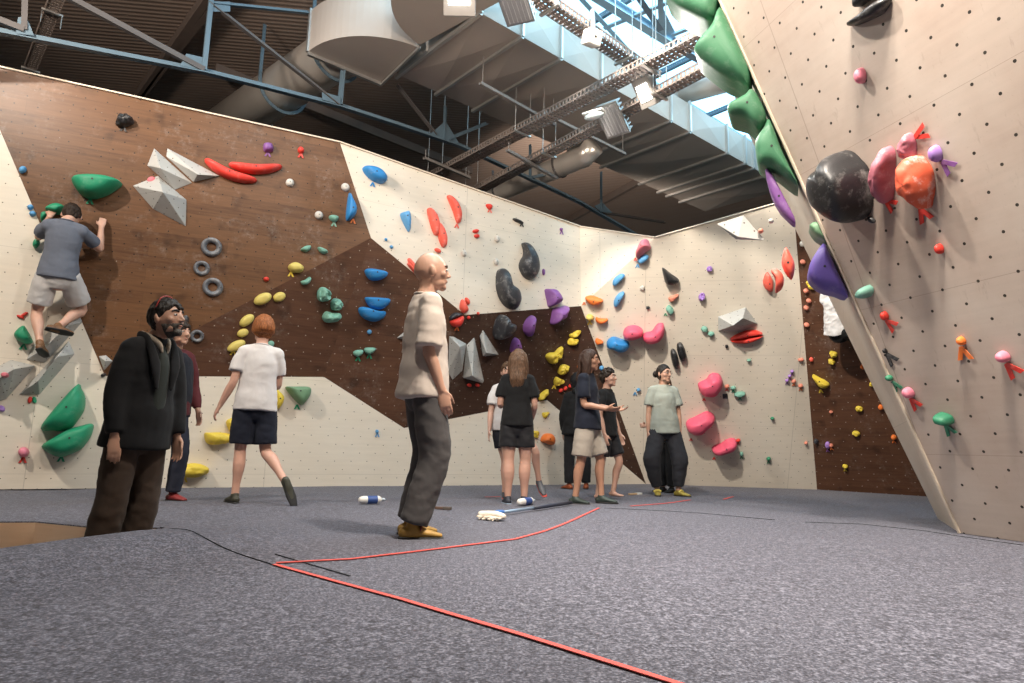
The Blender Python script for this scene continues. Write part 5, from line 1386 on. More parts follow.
        b.tube([S(heel), S(an + dn * .035 * k + ft * .02 * k)], [.028 * k, .032 * k], n=10)
        J['f' + nm] = (an, dn, ft, sd)
    me = remeshed('person', b, voxel, 2)
    sk = skin_mat('skin_%d_%d_%d' % tuple(int(c * 100) for c in skin), skin)
    root = link('person', me, sk); root.location = origin; root.rotation_euler = (0, 0, yaw)
    tag(root, label, 'person', group)
    part = lambda name, mesh_, mat: link(name, mesh_, mat, root)
    # ---------------- eyes and brows
    T_ = lambda p: S(HCn) + Rh @ (V3(p) * (k * hsc))
    if eyes:
        for s in (-1, 1):
            q = MB(); q.ell(T_((s * .031, .0835, .003)), [.0135 * k, .0090 * k, .0075 * k], Rh, 12, 8); e_ = q.build('eye', M('eye_white', (.55, .50, .46), .3), root, smooth=True)
            q = MB(); q.ell(T_((s * .031, .0905, .003)), [.0062 * k, .0035 * k, .0065 * k], Rh, 10, 6); q.build('iris', M('iris_dark', (.03, .02, .015), .3), e_, smooth=True)
            q = MB(); q.tube([T_((s * .014, .097, .024)), T_((s * .032, .094, .030)), T_((s * .050, .078, .025))], [(.004 * k, .006 * k), (.004 * k, .007 * k), (.003 * k, .004 * k)], n=8, sub=2); q.build('eyebrow', hair_mat('hair_%d' % int(brow[0] * 1000), brow), root, smooth=True)
        q = MB(); q.ell(T_((0, .0905, -.062)), [.019 * k, .004 * k, .0055 * k], Rh, 12, 7); q.build('mouth', M('lip_tone_%d' % int(skin[0] * 100), (skin[0] * .72, skin[1] * .50, skin[2] * .52), .5), root, smooth=True)
    # ---------------- hair
    def hairshell(mask, thick, nz=.010, fr=26, name='hair', mat=None, extra=None, vox=.0065, sm=1, amp=None):
        D, F = sphere_dirs(46, 32); mb = MB(); VV = []
        for d in D:
            w = mask(*d); w = max(0, min(1, w)); w = w * w * (3 - 2 * w)
            t = thick(*d) if callable(thick) else thick
            p = head_pt(d, .93 + (.07 + t) * w)
            if w > .4: p = p * (1 + nz * 4 * noise.noise(V3(d) * fr * .3 + V3((NPER[0], 0, 0))))
            VV.append(T_(p))
        mb.add(VV, F)
        if extra: extra(mb)
        m2 = remeshed(name, mb, vox * k, sm)
        ripple(m2, amp or .004 * k, (70, 70, 12), NPER[0])
        return part(name, m2, mat)
    def m_short(front=.50, side=-.05, nape=-.55):
        def f(sx, sy, sz):
            if sy > 0: bl = side + (front - side) * min(1, sy * 1.25) ** 1.3
            else: bl = side + (nape - side) * min(1, -sy * 1.5)
            return (sz - bl) / .10 + .5
        return f
    if hair:
        kind, hcname, hcol = hair[0], hair[1], hair[2]; hmt = hair_mat(hcname, hcol)
        if kind == 'short': hairshell(m_short(.52, -.15, -.60), .10, mat=hmt)
        elif kind == 'fringe': hairshell(m_short(.30, -.30, -.68), .15, mat=hmt, amp=.006 * k)
        elif kind == 'tousled':
            def ex(mb):
                random.seed(NPER[0])
                for i in range(60):
                    th = random.uniform(0, 2 * PI); z = random.uniform(.35, .95); r = math.sqrt(1 - z * z); d = (r * math.cos(th), r * math.sin(th), z)
                    p = head_pt(d, 1.04); mb.ell(T_(p), [.016 * k, .016 * k, .012 * k], Rh, 8, 6)
            hairshell(m_short(.50, -.12, -.60), .12, .02, mat=hmt, extra=ex, amp=.007 * k)
        elif kind == 'curly':
            def ex(mb):
                random.seed(NPER[0])
                for i in range(60):
                    th = random.uniform(0, 2 * PI); z = random.uniform(.05, 1); r = math.sqrt(1 - z * z); d = (r * math.cos(th), r * math.sin(th), z)
                    if d[1] > .35 and z < .5: continue
                    p = head_pt(d, 1.13); mb.ell(T_(p), [.020 * k] * 3, Rh, 8, 6)
            hairshell(m_short(.48, -.1, -.5), .14, .02, mat=hmt, extra=ex, sm=1, amp=.006 * k)
        elif kind == 'bowl':
            hairshell(m_short(.10, -.42, -.66), lambda sx, sy, sz: .27 if sz > -.2 else .17, mat=hmt, amp=.003 * k)
        elif kind == 'long':
            L = hair[3] if len(hair) > 3 else .26
            def ex(mb):
                for s in (-1, 1):
                    mb.tube([T_((s * .058, -.01, .065)), T_((s * .085, -.015, -.01)), T_((s * .088, -.02, -.11)), S(HCn) + Rh @ V3((s * .085 * k, -.03 * k, -.10 * k)) + V3((0, -.01, -L * .55 * k)), S(HCn) + Rh @ V3((s * .075 * k, -.04 * k, -.10 * k)) + V3((0, -.015, -L * k))],
                            [(.030 * k, .055 * k), (.026 * k, .060 * k), (.028 * k, .055 * k), (.030 * k, .045 * k), (.012 * k, .024 * k)], n=10, sub=3, ax=Rh @ V3((1, 0, 0)))
                mb.tube([T_((0, -.07, .06)), T_((0, -.098, -.02)), T_((0, -.10, -.11)), S(HCn) + Rh @ V3((0, -.095 * k, -.10 * k)) + V3((0, -.03, -L * .55 * k)), S(HCn) + Rh @ V3((0, -.085 * k, -.10 * k)) + V3((0, -.02, -L * 1.05 * k))],
                        [(.070 * k, .035 * k), (.085 * k, .034 * k), (.092 * k, .036 * k), (.086 * k, .036 * k), (.055 * k, .014 * k)], n=14, sub=3, ax=Rh @ V3((1, 0, 0)))
            hairshell(m_short(.55, -.35, -.75), .12, mat=hmt, extra=ex, amp=.006 * k)
        elif kind == 'bun':
            def ex(mb):
                mb.ell(T_((-.01, -.135, .012)), [.040 * k, .036 * k, .046 * k], Rh, 12, 8)
                for s in (-1, 1): mb.tube([T_((s * .066, .005, .03)), T_((s * .074, .0, -.03)), T_((s * .070, -.01, -.085))], [.016 * k, .014 * k, .007 * k], n=8, sub=2)
            hairshell(m_short(.50, -.1, -.55), .09, mat=hmt, extra=ex)
        elif kind == 'shaved':
            hairshell(m_short(.55, -.12, -.55), .012, .0, mat=hmt, amp=.0006)
        elif kind == 'hood':
            def ex(mb): mb.ell(T_((0, -.06, -.15)), [.10 * k, .075 * k, .07 * k], Rh, 12, 8)
            hairshell(lambda sx, sy, sz: (.70 - sy) / .2, .22, mat=cloth(hcname, hcol), extra=ex, name='hood')
    if beard:
        D, F = sphere_dirs(40, 28); mb = MB(); VV = []
        for d in D:
            sx, sy, sz = d; w = min((-.42 + .30 * max(0, .40 - sy) - sz) / .12 + .5, (sy - .05) / .14 + .5); 
            w = max(0, min(1, w)); w = w * w * (3 - 2 * w); VV.append(T_(head_pt(d, .90 + .19 * w)))
        mb.add(VV, F); mb.ell(T_((0, .064, -.098)), [.036 * k, .027 * k, .024 * k], Rh, 12, 8)
        for s in (-1, 1): mb.tube([T_((0, .096, -.049)), T_((s * .022, .088, -.053)), T_((s * .036, .070, -.078))], [.0055 * k, .006 * k, .006 * k], n=8)
        m2 = remeshed('beard', mb, .006 * k, 1); ripple(m2, .003 * k, (60, 60, 40), 3); part('beard', m2, hair_mat(beard[0], beard[1]))
    # ---------------- clothes
    if top:
        mt, hem, sl, w = top['mat'], top.get('hem', .10) * k, top.get('sleeve', .6), top.get('w', 1.1)
        sr_ = top.get('sr', .075) * k; dx = top.get('d', 1.0)
        q = MB(); hb = P - T * hem
        hs_ = top.get('hemshift', (0, 0, 0))
        q.tube([S(hb + V3(hs_)), S(P + T * .05 * k + V3(hs_) * .5), S(P + T * .22 * k), S(P + T * .38 * k), S(P + T * .475 * k), S(P + T * .535 * k), S(P + T * (.575 + top.get('collar', 0)) * k)],
               [(.212 * k * w, .160 * k * w * dx), (.200 * k * w, .150 * k * w * dx), (.172 * k * w, .130 * k * w * dx), (.168 * k * fw, .130 * k * w), (.150 * k * fw, .106 * k), (.094 * k, .088 * k), (.069 * k, .069 * k)], n=24, ax=[PX.lerp(SX, .4), SX, SX, SX, SX, SX, SX], sub=3, cap='flat')
        for s, nm in ((-1, 'L'), (1, 'R')):
            a, el, wr, hd = J['a' + nm]
            q.tube([S(NB - T * .02 * k), S(a + T * .010 * k - SX * (s * .02 * k))], [.060 * k, .069 * k], n=12)
            a_in = a - SX * (s * .03 * k); q.ell(S(a - SX * (s * .018 * k) - T * .006 * k), [.070 * k] * 3)
            if sl <= 1.0:
                e_ = a.lerp(el, sl); q.tube([S(a_in), S(a.lerp(el, sl * .5)), S(e_)], [.070 * k, (.066 * k + sr_) / 2, sr_], n=16, sub=3, cap='flat')
            else:
                e_ = el.lerp(wr, min(1, sl - 1.0)); q.tube([S(a_in), S(a.lerp(el, .5)), S(el), S(el.lerp(e_, .5)), S(e_)], [.072 * k, (.065 * k + sr_) / 2, sr_ * .92, sr_ * .82, sr_ * .66], n=16, sub=3, cap='flat')
        m2 = remeshed(top.get('name', 'shirt'), q, max(.010, voxel), 9)
        ripple(m2, top.get('fold', .009) * k, (5, 5, 9), NPER[0]); ripple(m2, top.get('fold', .009) * .5 * k, (14, 14, 10), NPER[0] + 5)
        so = part(top.get('name', 'shirt'), m2, mt)
        if top.get('neckline', True):
            q = MB(); c0 = P + T * .562 * k; rr = []
            for i in range(21):
                t = 2 * PI * i / 20; rr.append(S(c0 + SX * (.070 * k * math.cos(t)) + SFw * (.068 * k * math.sin(t)) + T * (-.012 * k * math.sin(t))))
            q.tube(rr, [.0075 * k] * 21, n=8); q.build('collar', mt, so, smooth=True)
    if bottom:
        mt = bottom['mat']; ln = bottom.get('len', 2.0); rt, rk, ra = [x * k for x in bottom.get('r', (.105, .085, .070))]
        q = MB()
        wst = bottom.get('waist', .10) * k
        q.tube([S(cr - T * .075 * k), S(cr), S(P), S(P + T * .05 * k)], [(.085 * k, .085 * k), (.150 * k, .112 * k), (.168 * k, .120 * k), (.160 * k, .112 * k)], n=20, ax=PX, sub=3, cap='flat')
        for s, nm in ((-1, 'L'), (1, 'R')):
            h_, kn, an, fd = J[nm]; h0 = h_ + PX * (s * .004)
            bend = V3(bottom.get('bend' + nm, (0, 0, 0)))
            if ln <= 1: q.tube([S(h0 + T * .01 * k), S(h_.lerp(kn, ln * .4)), S(h_.lerp(kn, ln))], [min(rt, .094 * k), rt, rk], n=18, sub=3, cap='flat')
            else: q.tube([S(h0 + T * .01 * k), S(h_.lerp(kn, .5) + bend * .5), S(kn + bend), S(kn.lerp(an, (ln - 1) * .5) + bend * .7), S(kn.lerp(an, ln - 1))], [min(rt, .096 * k), (rt + rk) / 2, rk, (rk + ra) / 2, ra], n=18, sub=3, cap='flat')
        m2 = remeshed(bottom.get('name', 'trousers'), q, max(.010, voxel), 6)
        ripple(m2, bottom.get('fold', .008) * k, (7, 7, 6), NPER[0] + 2); ripple(m2, bottom.get('fold', .008) * .5 * k, (16, 16, 22), NPER[0] + 9)
        part(bottom.get('name', 'trousers'), m2, mt)
    if shoes:
        for nm in 'LR':
            an, dn, ft, sd = J['f' + nm]; spec = shoes if isinstance(shoes, dict) else {}
            mt = spec.get('mat'); low = spec.get('cuff', .0) * k
            q = MB()
            q.tube([S(an - dn * low + ft * -.002), S(an + dn * .03 * k + ft * .018 * k), S(an + dn * .046 * k + ft * .10 * k), S(an + dn * .055 * k + ft * .176 * k)], [(.038 * k, .040 * k), (.040 * k, .043 * k), (.045 * k, .025 * k), (.032 * k, .014 * k)], n=14, ax=sd, sub=3)
            q.tube([S(an + dn * .042 * k - ft * .042 * k), S(an + dn * .040 * k + ft * .03 * k)], [.034 * k, .038 * k], n=12)
            so = part('shoe', remeshed('shoe', q, .008, 2), mt)
            q = MB(); c0 = an + dn * .070 * k
            q.tube([S(c0 - ft * .060 * k), S(c0), S(c0 + ft * .10 * k), S(c0 + ft * .190 * k)], [(.030 * k, .010 * k), (.036 * k, .010 * k), (.046 * k, .010 * k), (.030 * k, .009 * k)], n=14, ax=sd, sub=2)
            q.build('sole', spec.get('sole', mt), so, smooth=True)
            if spec.get('strap'):
                q = MB(); q.tube([S(an + dn * .018 * k + ft * .045 * k + sd * .044 * k), S(an - dn * .004 * k + ft * .05 * k), S(an + dn * .018 * k + ft * .045 * k - sd * .044 * k)], [(.006, .014)] * 3, n=8, sub=3, ax=ft); q.build('strap', spec['strap'], so, smooth=True)
    if extras: extras(root, S, P, T, SX, SFw, J, k, part, T_, NB, Rh)
    return root
def face_yaw(fx, fy): return math.atan2(-fx, fy)
def ground(x, y, Y=None):
    p = atz(x, y); return V3((p.x, p.y, floor_z(p.x, p.y)))
def height_at(px, py, Y): return aty(px, py, Y).z

blk = cloth('black_cotton', (.011, .011, .012)); navy = cloth('navy_cotton', (.013, .016, .028)); rub = M('black_rubber', (.02, .02, .02), .6)

# 1 bald man
p = ground(417, 536); Hh = height_at(434, 249, p.y) - p.z
person('tall bald man in beige T-shirt and dark trousers watching the wall', p, face_yaw(.92, .38), Hh, (.52, .315, .225), T=(0, -.03, 1), head=(-4, 7, 0), neck=(0, .20, 1), voxel=.0065,
       arms={'R': ((.08, -.06, -1), (.02, .34, -.92), (-.02, .30, -.95)), 'L': ((-.14, -.02, -1), (0, .25, -.95))},
       legs={'R': ((.02, .09, -1), (0, -.23, -1), (.12, 1, -.02)), 'L': ((-.06, .13, -1), (0, -.17, -1), (-.15, 1, -.02))},
       hands={'R': {'curl': .55}, 'L': {'curl': .5}}, brow=(.16, .10, .07), 
       top={'mat': cloth('beige_cotton', (.56, .485, .425)), 'hem': .09, 'sleeve': .95, 'w': .98, 'sr': .088, 'd': 1.04, 'fold': .008, 'hemshift': (0, -.01, 0)},
       bottom={'mat': cloth('charcoal_canvas', (.075, .070, .070)), 'len': 1.97, 'r': (.108, .098, .086), 'fold': .008, 'bendR': (0, .02, 0), 'bendL': (0, .02, 0)},
       shoes={'mat': M('yellow_climbing_shoe', (.34, .19, .035), .55, .85, 14), 'sole': rub, 'strap': M('dark_red_strap', (.22, .04, .03), .6)})

# 2 man in black coat in the sunken aisle
Y2 = 4.06; p = aty(128, 520, Y2); p.z = DEP; Hh = 1.70
corduroy = cloth('brown_corduroy', (.060, .042, .032)); coatm = cloth('black_wool_coat', (.011, .0115, .013), .9)
def coat_extra(root, S, P, T, SX, SFw, J, k, part, T_, NB, Rh):
    q = MB(); q.tube([S(P + T * .02 * k + SFw * .139 * k + SX * .0 * k), S(P + T * .2 * k + SFw * .132 * k + SX * .0 * k), S(P + T * .40 * k + SFw * .122 * k), S(P + T * .52 * k + SFw * .085 * k)], [(.050 * k, .024 * k), (.052 * k, .024 * k), (.045 * k, .022 * k), (.02 * k, .015 * k)], n=12, ax=SX, sub=3)
    part('waistcoat', q and remeshed('waistcoat', q, .009, 2), cloth('dark_green_knit', (.030, .036, .033)))
    q = MB()
    for s in (-1, 1):
        q.tube([S(NB + SX * s * .062 * k - SFw * .05 * k + T * .035 * k), S(NB + SX * s * .066 * k + SFw * .03 * k + T * .018 * k), S(NB + SX * s * .034 * k + SFw * .088 * k - T * .022 * k), S(NB + SX * s * .020 * k + SFw * .108 * k - T * .065 * k)], [(.012 * k, .024 * k), (.014 * k, .024 * k), (.014 * k, .026 * k), (.008 * k, .012 * k)], n=10, sub=3, ax=SX)
    part('shirt_collar', remeshed('shirt_collar', q, .007, 2), cloth('pale_check_cotton', (.42, .36, .29)))
    for s in (-1, 1):
        q = MB(); q.tube([S(NB + SX * s * .085 * k - SFw * .045 * k + T * .028 * k), S(NB + SX * s * .095 * k + SFw * .05 * k + T * .0 * k), S(P + T * .42 * k + SX * s * .075 * k + SFw * .132 * k), S(P + T * .26 * k + SX * s * .055 * k + SFw * .156 * k)], [(.012 * k, .028 * k), (.014 * k, .034 * k), (.040 * k, .014 * k), (.015 * k, .010 * k)], n=10, sub=3, ax=SX)
        part('lapel', remeshed('lapel', q, .008, 2), coatm)
    q = MB(); q.tube([T_((-.080, -.01, .050)), T_((-.06, .02, .118)), T_((0, .03, .136)), T_((.06, .02, .118)), T_((.080, -.01, .050))], [.004 * k] * 5, n=8, sub=3); q.build('glasses', M('red_spectacle_frame', (.30, .03, .03), .4), root, smooth=True)
person('bearded man in long black coat and brown corduroys standing in the sunken aisle', p, face_yaw(.90, -.36), Hh, (.42, .25, .175), T=(0, .10, 1), head=(12, 12, 0), neck=(0, .68, 1), voxel=.0065, fw=1.02,
       arms={'R': ((.10, -.10, -1), (.02, .16, -1), (0, .10, -1)), 'L': ((-.12, .02, -1), (0, .22, -1))},
       legs={'R': ((.03, -.08, -1), (0, -.20, -1), (.1, 1, 0)), 'L': ((-.03, -.02, -1), (0, -.15, -1), (-.1, 1, 0))}, hands={'R': {'palm': (-.4, -.8, 0), 'tdir': (0, 1, 0), 'curl': .5}},
       hair=('tousled', 'near_black_hair', (.018, .014, .012)), beard=('greying_beard', (.060, .052, .046)), brow=(.02, .016, .014),
       top={'mat': coatm, 'hem': .13, 'sleeve': 1.93, 'w': 1.06, 'sr': .078, 'd': 1.04, 'fold': .006, 'name': 'coat', 'collar': .02, 'neckline': False},
       bottom={'mat': corduroy, 'len': 1.98, 'r': (.106, .092, .092), 'fold': .008}, shoes={'mat': M('brown_leather', (.05, .03, .02), .5), 'sole': rub}, extras=coat_extra)

# 3 dark-haired youth behind him
p = ground(158, 502.5); Hh = height_at(180, 318, p.y) - p.z; p = p + V3((0, 0, 0))
def vest_extra(root, S, P, T, SX, SFw, J, k, part, T_, NB, Rh):
    q = MB(); q.tube([S(P - T * .10 * k), S(P + T * .1 * k), S(P + T * .3 * k), S(P + T * .45 * k), S(P + T * .53 * k)], [(.225 * k, .165 * k), (.218 * k, .162 * k), (.20 * k, .158 * k), (.178 * k, .135 * k), (.105 * k, .098 * k)], n=20, ax=SX, sub=3, cap='flat')
    m_ = remeshed('vest', q, .011, 3); ripple(m_, .008, (6, 6, 8), 4); part('vest', m_, cloth('dark_navy_vest', (.018, .020, .028)))
person('dark-haired youth in maroon long sleeves just behind the black coat', p, face_yaw(.86, -.50), Hh, (.50, .30, .215), head=(6, 4, 0), T=(0, .04, 1), neck=(0, .25, 1),
       arms={'R': ((.05, .05, -1), (-.05, .30, -1)), 'L': ((-.22, .10, -1), (0, .35, -.9))}, legs={'R': ((.02, -.05, -1), (0, -.35, -1), (.1, 1, -.1)), 'L': ((-.05, .22, -1), (0, -.12, -1), (-.1, 1, 0))},
       hair=('fringe', 'dark_brown_hair', (.030, .018, .012)), brow=(.03, .018, .012),
       top={'mat': cloth('maroon_knit', (.10, .022, .026)), 'hem': .08, 'sleeve': 1.9, 'w': 1.05, 'sr': .058}, bottom={'mat': cloth('dark_denim', (.030, .034, .052)), 'len': 1.97, 'r': (.10, .080, .072)},
       shoes={'mat': M('black_red_shoe', (.25, .03, .03), .5, .6, 18), 'sole': rub}, extras=vest_extra)

# 4 red-haired boy walking
p = ground(247, 506); Hh = (height_at(262, 315, p.y) - p.z)
person('red-haired boy in white T-shirt and navy shorts seen from behind, one heel lifted', p, face_yaw(-.42, .95), Hh, (.62, .375, .285), T=(.02, .02, 1), head=(14, 3, 0), neck=(0, .15, 1),
       arms={'L': ((-.20, -.10, -1), (-.36, .22, -.85), (-.35, .25, -.8)), 'R': ((.06, .25, -1), (-.2, .9, -.1))},
       legs={'L': ((-.02, .02, -1), (-.03, -.06, -1), (-.35, 1, 0)), 'R': ((.06, -.04, -1), (.42, -.62, -.66), (.35, -.15, -1))}, hands={'L': {'curl': .7}},
       hair=('bowl', 'copper_hair', (.30, .105, .035)), brow=(.2, .08, .04),
       top={'mat': cloth('white_cotton', (.66, .635, .63)), 'hem': .07, 'sleeve': .66, 'w': .96, 'sr': .074, 'fold': .007}, bottom={'mat': navy, 'len': .88, 'r': (.105, .108, 0), 'name': 'shorts'},
       shoes={'mat': M('black_olive_climbing_shoe', (.045, .045, .03), .55), 'sole': rub})

# 5 long-haired woman in black, seen from behind
p = ground(515, 503.5); Hh = height_at(516, 348, p.y) - p.z
person('woman with long brown hair in black T-shirt and black shorts seen from behind', p, face_yaw(.04, 1), Hh, (.55, .335, .255), head=(-4, -2, 0), T=(0, .03, 1), fw=.96, lr=1.22,
       arms={'L': ((-.14, -.10, -1), (.35, .85, .05)), 'R': ((.14, -.06, -1), (-.10, .75, -.55))},
       legs={'L': ((.015, -.03, -1), (.01, -.03, -1), (-.3, 1, 0)), 'R': ((.03, .05, -1), (-.01, .0, -1), (.35, 1, 0))},
       hair=('long', 'light_brown_hair', (.13, .072, .042), .25), top={'mat': blk, 'hem': .05, 'sleeve': .70, 'w': .92, 'sr': .074, 'fold': .006},
       bottom={'mat': cloth('black_sport_shorts', (.017, .017, .020), .6), 'len': .66, 'r': (.108, .114, 0), 'name': 'shorts'}, shoes={'mat': M('dark_slipper', (.03, .035, .05), .6), 'sole': M('pale_blue_sole', (.25, .33, .42), .6)}, eyes=False)
# 6 partner half hidden behind her
p = aty(504.5, 497, p.y + .62); p.z = floor_z(p.x, p.y); Hh = height_at(502, 361, p.y) - p.z
person('person in white T-shirt half hidden behind the long-haired woman, one knee bent', p, face_yaw(.12, -1), Hh, (.56, .35, .27), head=(-4, 2, 0),
       arms={'R': ((.16, .10, -1), (.08, .30, -1)), 'L': ((-.25, .0, -1), (.5, .5, -.4))},
       legs={'R': ((-.20, .02, -1), (-.02, -.03, -1), (0, 1, 0)), 'L': ((-.66, .55, -.72), (-.20, -.25, -1), (-.3, .85, -.75))},
       hair=('tousled', 'mid_brown_hair', (.10, .055, .03)), top={'mat': cloth('white_cotton', (.66, .635, .63)), 'hem': .05, 'sleeve': .7, 'w': 1.0, 'sr': .08},
       bottom={'mat': cloth('dark_blue_shorts', (.022, .024, .034)), 'len': .62, 'r': (.11, .11, 0), 'name': 'shorts'}, shoes={'mat': M('grey_climbing_shoe', (.06, .06, .07), .5), 'sole': M('red_rubber', (.55, .06, .04), .55)})

# 7 long-haired man
p = ground(586, 503.5); Hh = height_at(588, 348, p.y) - p.z
person('man with long dark hair in navy T-shirt and beige shorts, hands held forward', p + V3((.01, 0, 0)), face_yaw(.93, -.36), Hh, (.42, .235, .155), head=(4, 4, 0), T=(0, -.02, 1), neck=(0, .2, 1),
       arms={'R': ((.08, .06, -1), (-.10, 1, -.20), (-.12, 1, -.02)), 'L': ((-.10, .18, -1), (.15, 1, -.16), (.2, 1, -.02))},
       legs={'R': ((.03, -.10, -1), (.0, -.16, -1), (.25, 1, 0)), 'L': ((-.03, .30, -1), (0, .04, -1), (.05, 1, 0))}, hands={'R': {'palm': (-.6, 0, .8), 'curl': .5, 'tdir': (-.3, .5, 1)}, 'L': {'palm': (.4, 0, .9), 'curl': .6, 'tdir': (0, 0, 1)}},
       hair=('long', 'dark_long_hair', (.050, .026, .018), .20), brow=(.03, .018, .012), top={'mat': navy, 'hem': .08, 'sleeve': .74, 'w': 1.0, 'sr': .076},
       bottom={'mat': cloth('beige_shorts', (.38, .335, .285)), 'len': .90, 'r': (.112, .116, 0), 'name': 'shorts'}, shoes={'mat': M('dark_green_climbing_shoe', (.030, .045, .04), .55), 'sole': rub})
# 8 curly man
p = ground(612, 498.5); Hh = height_at(609, 368, p.y) - p.z
person('young man with dark curls in black T-shirt standing behind the long-haired man', p + V3((-.07, 0, 0)), face_yaw(.85, -.52), Hh, (.56, .35, .265), head=(2, 9, 0), neck=(0, .2, 1),
       arms={'R': ((.14, .0, -1), (0, .25, -1)), 'L': ((-.16, .1, -1), (0, .35, -1))}, legs={'R': ((.02, -.06, -1), (0, -.12, -1), (.3, 1, 0)), 'L': ((-.04, .36, -1), (0, -.22, -1), (0, 1, 0))},
       hair=('curly', 'dark_curls', (.028, .018, .013)), brow=(.03, .018, .012), top={'mat': blk, 'hem': .08, 'sleeve': .7, 'w': .95, 'sr': .072}, bottom={'mat': cloth('black_sport_shorts', (.017, .017, .020), .6), 'len': .8, 'r': (.11, .105, 0), 'name': 'shorts'})
# 9 black hoodie
p = ground(576, 489.5); Hh = 1.66
person('person in black hoodie and black trousers hidden behind the long-haired man', p, face_yaw(-.25, 1), Hh, (.5, .32, .24), head=(0, -6, 0),
       arms={'L': ((-.14, .05, -1), (.1, .3, -1)), 'R': ((.14, .05, -1), (-.1, .3, -1))}, legs={'L': ((-.05, .0, -1), (0, -.03, -1), (-.3, 1, 0)), 'R': ((.14, .03, -1), (.03, -.02, -1), (.3, 1, 0))},
       hair=('hood', 'black_hood_cotton', (.016, .016, .018)), top={'mat': blk, 'hem': .10, 'sleeve': 1.95, 'w': 1.12, 'sr': .075, 'name': 'hoodie'}, bottom={'mat': cloth('black_trousers', (.016, .016, .018)), 'len': 1.95, 'r': (.10, .085, .072)},
       shoes={'mat': M('orange_black_shoe', (.30, .07, .02), .5, .7, 14), 'sole': rub}, eyes=False)
# 10 man in sage T-shirt
p = ground(673, 496.5); Hh = height_at(659, 363, p.y) - p.z
def specs(root, S, P, T, SX, SFw, J, k, part, T_, NB, Rh):
    q = MB()
    for s in (-1, 1):
        q.tube([T_((s * .032 + .020 * math.cos(t), .099 - .004 * abs(math.cos(t)), .002 + .016 * math.sin(t))) for t in [2 * PI * i / 14 for i in range(15)]], [.0018 * k] * 15, n=6)
        q.tube([T_((s * .052, .094, .006)), T_((s * .080, .0, .004))], [.0018 * k] * 2, n=6)
    q.tube([T_((-.012, .100, .005)), T_((.012, .100, .005))], [.0018 * k] * 2, n=6); q.build('glasses', M('dark_wire_frame', (.04, .035, .03), .4), root, smooth=True)
person('man with dark hair bun and glasses in pale sage T-shirt and baggy black trousers', p + V3((-.10, 0, 0)), face_yaw(.10, -1), Hh, (.52, .315, .225), T=(.02, -.02, 1), head=(34, 3, 0), neck=(-.03, .14, 1),
       arms={'R': ((.12, -.02, -1), (.06, .06, -1)), 'L': ((-.17, -.02, -1), (-.04, .08, -1))},
       legs={'R': ((.10, .10, -1), (-.08, -.16, -1), (.25, 1, 0)), 'L': ((-.20, .06, -1), (-.02, -.06, -1), (-.55, .9, 0))},
       hair=('bun', 'black_tied_hair', (.018, .014, .012)), brow=(.02, .016, .014), top={'mat': cloth('sage_cotton', (.345, .37, .325)), 'hem': .09, 'sleeve': .68, 'w': 1.02, 'sr': .080, 'fold': .007},
       bottom={'mat': cloth('charcoal_baggy_cotton', (.032, .033, .040)), 'len': 1.86, 'r': (.110, .115, .070), 'fold': .009, 'bendR': (.06, .02, 0), 'bendL': (-.01, .02, 0)},
       shoes={'mat': M('yellow_black_climbing_shoe', (.28, .22, .04), .55, .8, 14), 'sole': rub, 'strap': M('pale_yellow_strap', (.7, .6, .15), .6)}, extras=specs)
# 11 person hidden behind him, only the hands show
p = aty(667, 494, p.y + .75); p.z = floor_z(p.x, p.y)
person('person hidden behind the man in sage T-shirt, only pale hands showing', p, face_yaw(-.75, -.55), 1.62, (.62, .40, .31), head=(0, 0, 0),
       arms={'R': ((.05, .10, -1), (.0, 1, -.50), (0, 1, .0)), 'L': ((-.05, .22, -1), (.05, 1, -.42), (.05, 1, .2))}, legs={'R': ((.0, .0, -1), (0, -.03, -1), (.2, 1, 0)), 'L': ((-.0, .03, -1), (0, -.03, -1), (-.2, 1, 0))},
       hair=('short', 'mid_brown_hair', (.10, .055, .03)), top={'mat': blk, 'hem': .06, 'sleeve': .7, 'w': .95, 'sr': .075}, bottom={'mat': cloth('black_trousers', (.016, .016, .018)), 'len': 1.95, 'r': (.095, .080, .068)}, shoes={'mat': rub, 'sole': rub})
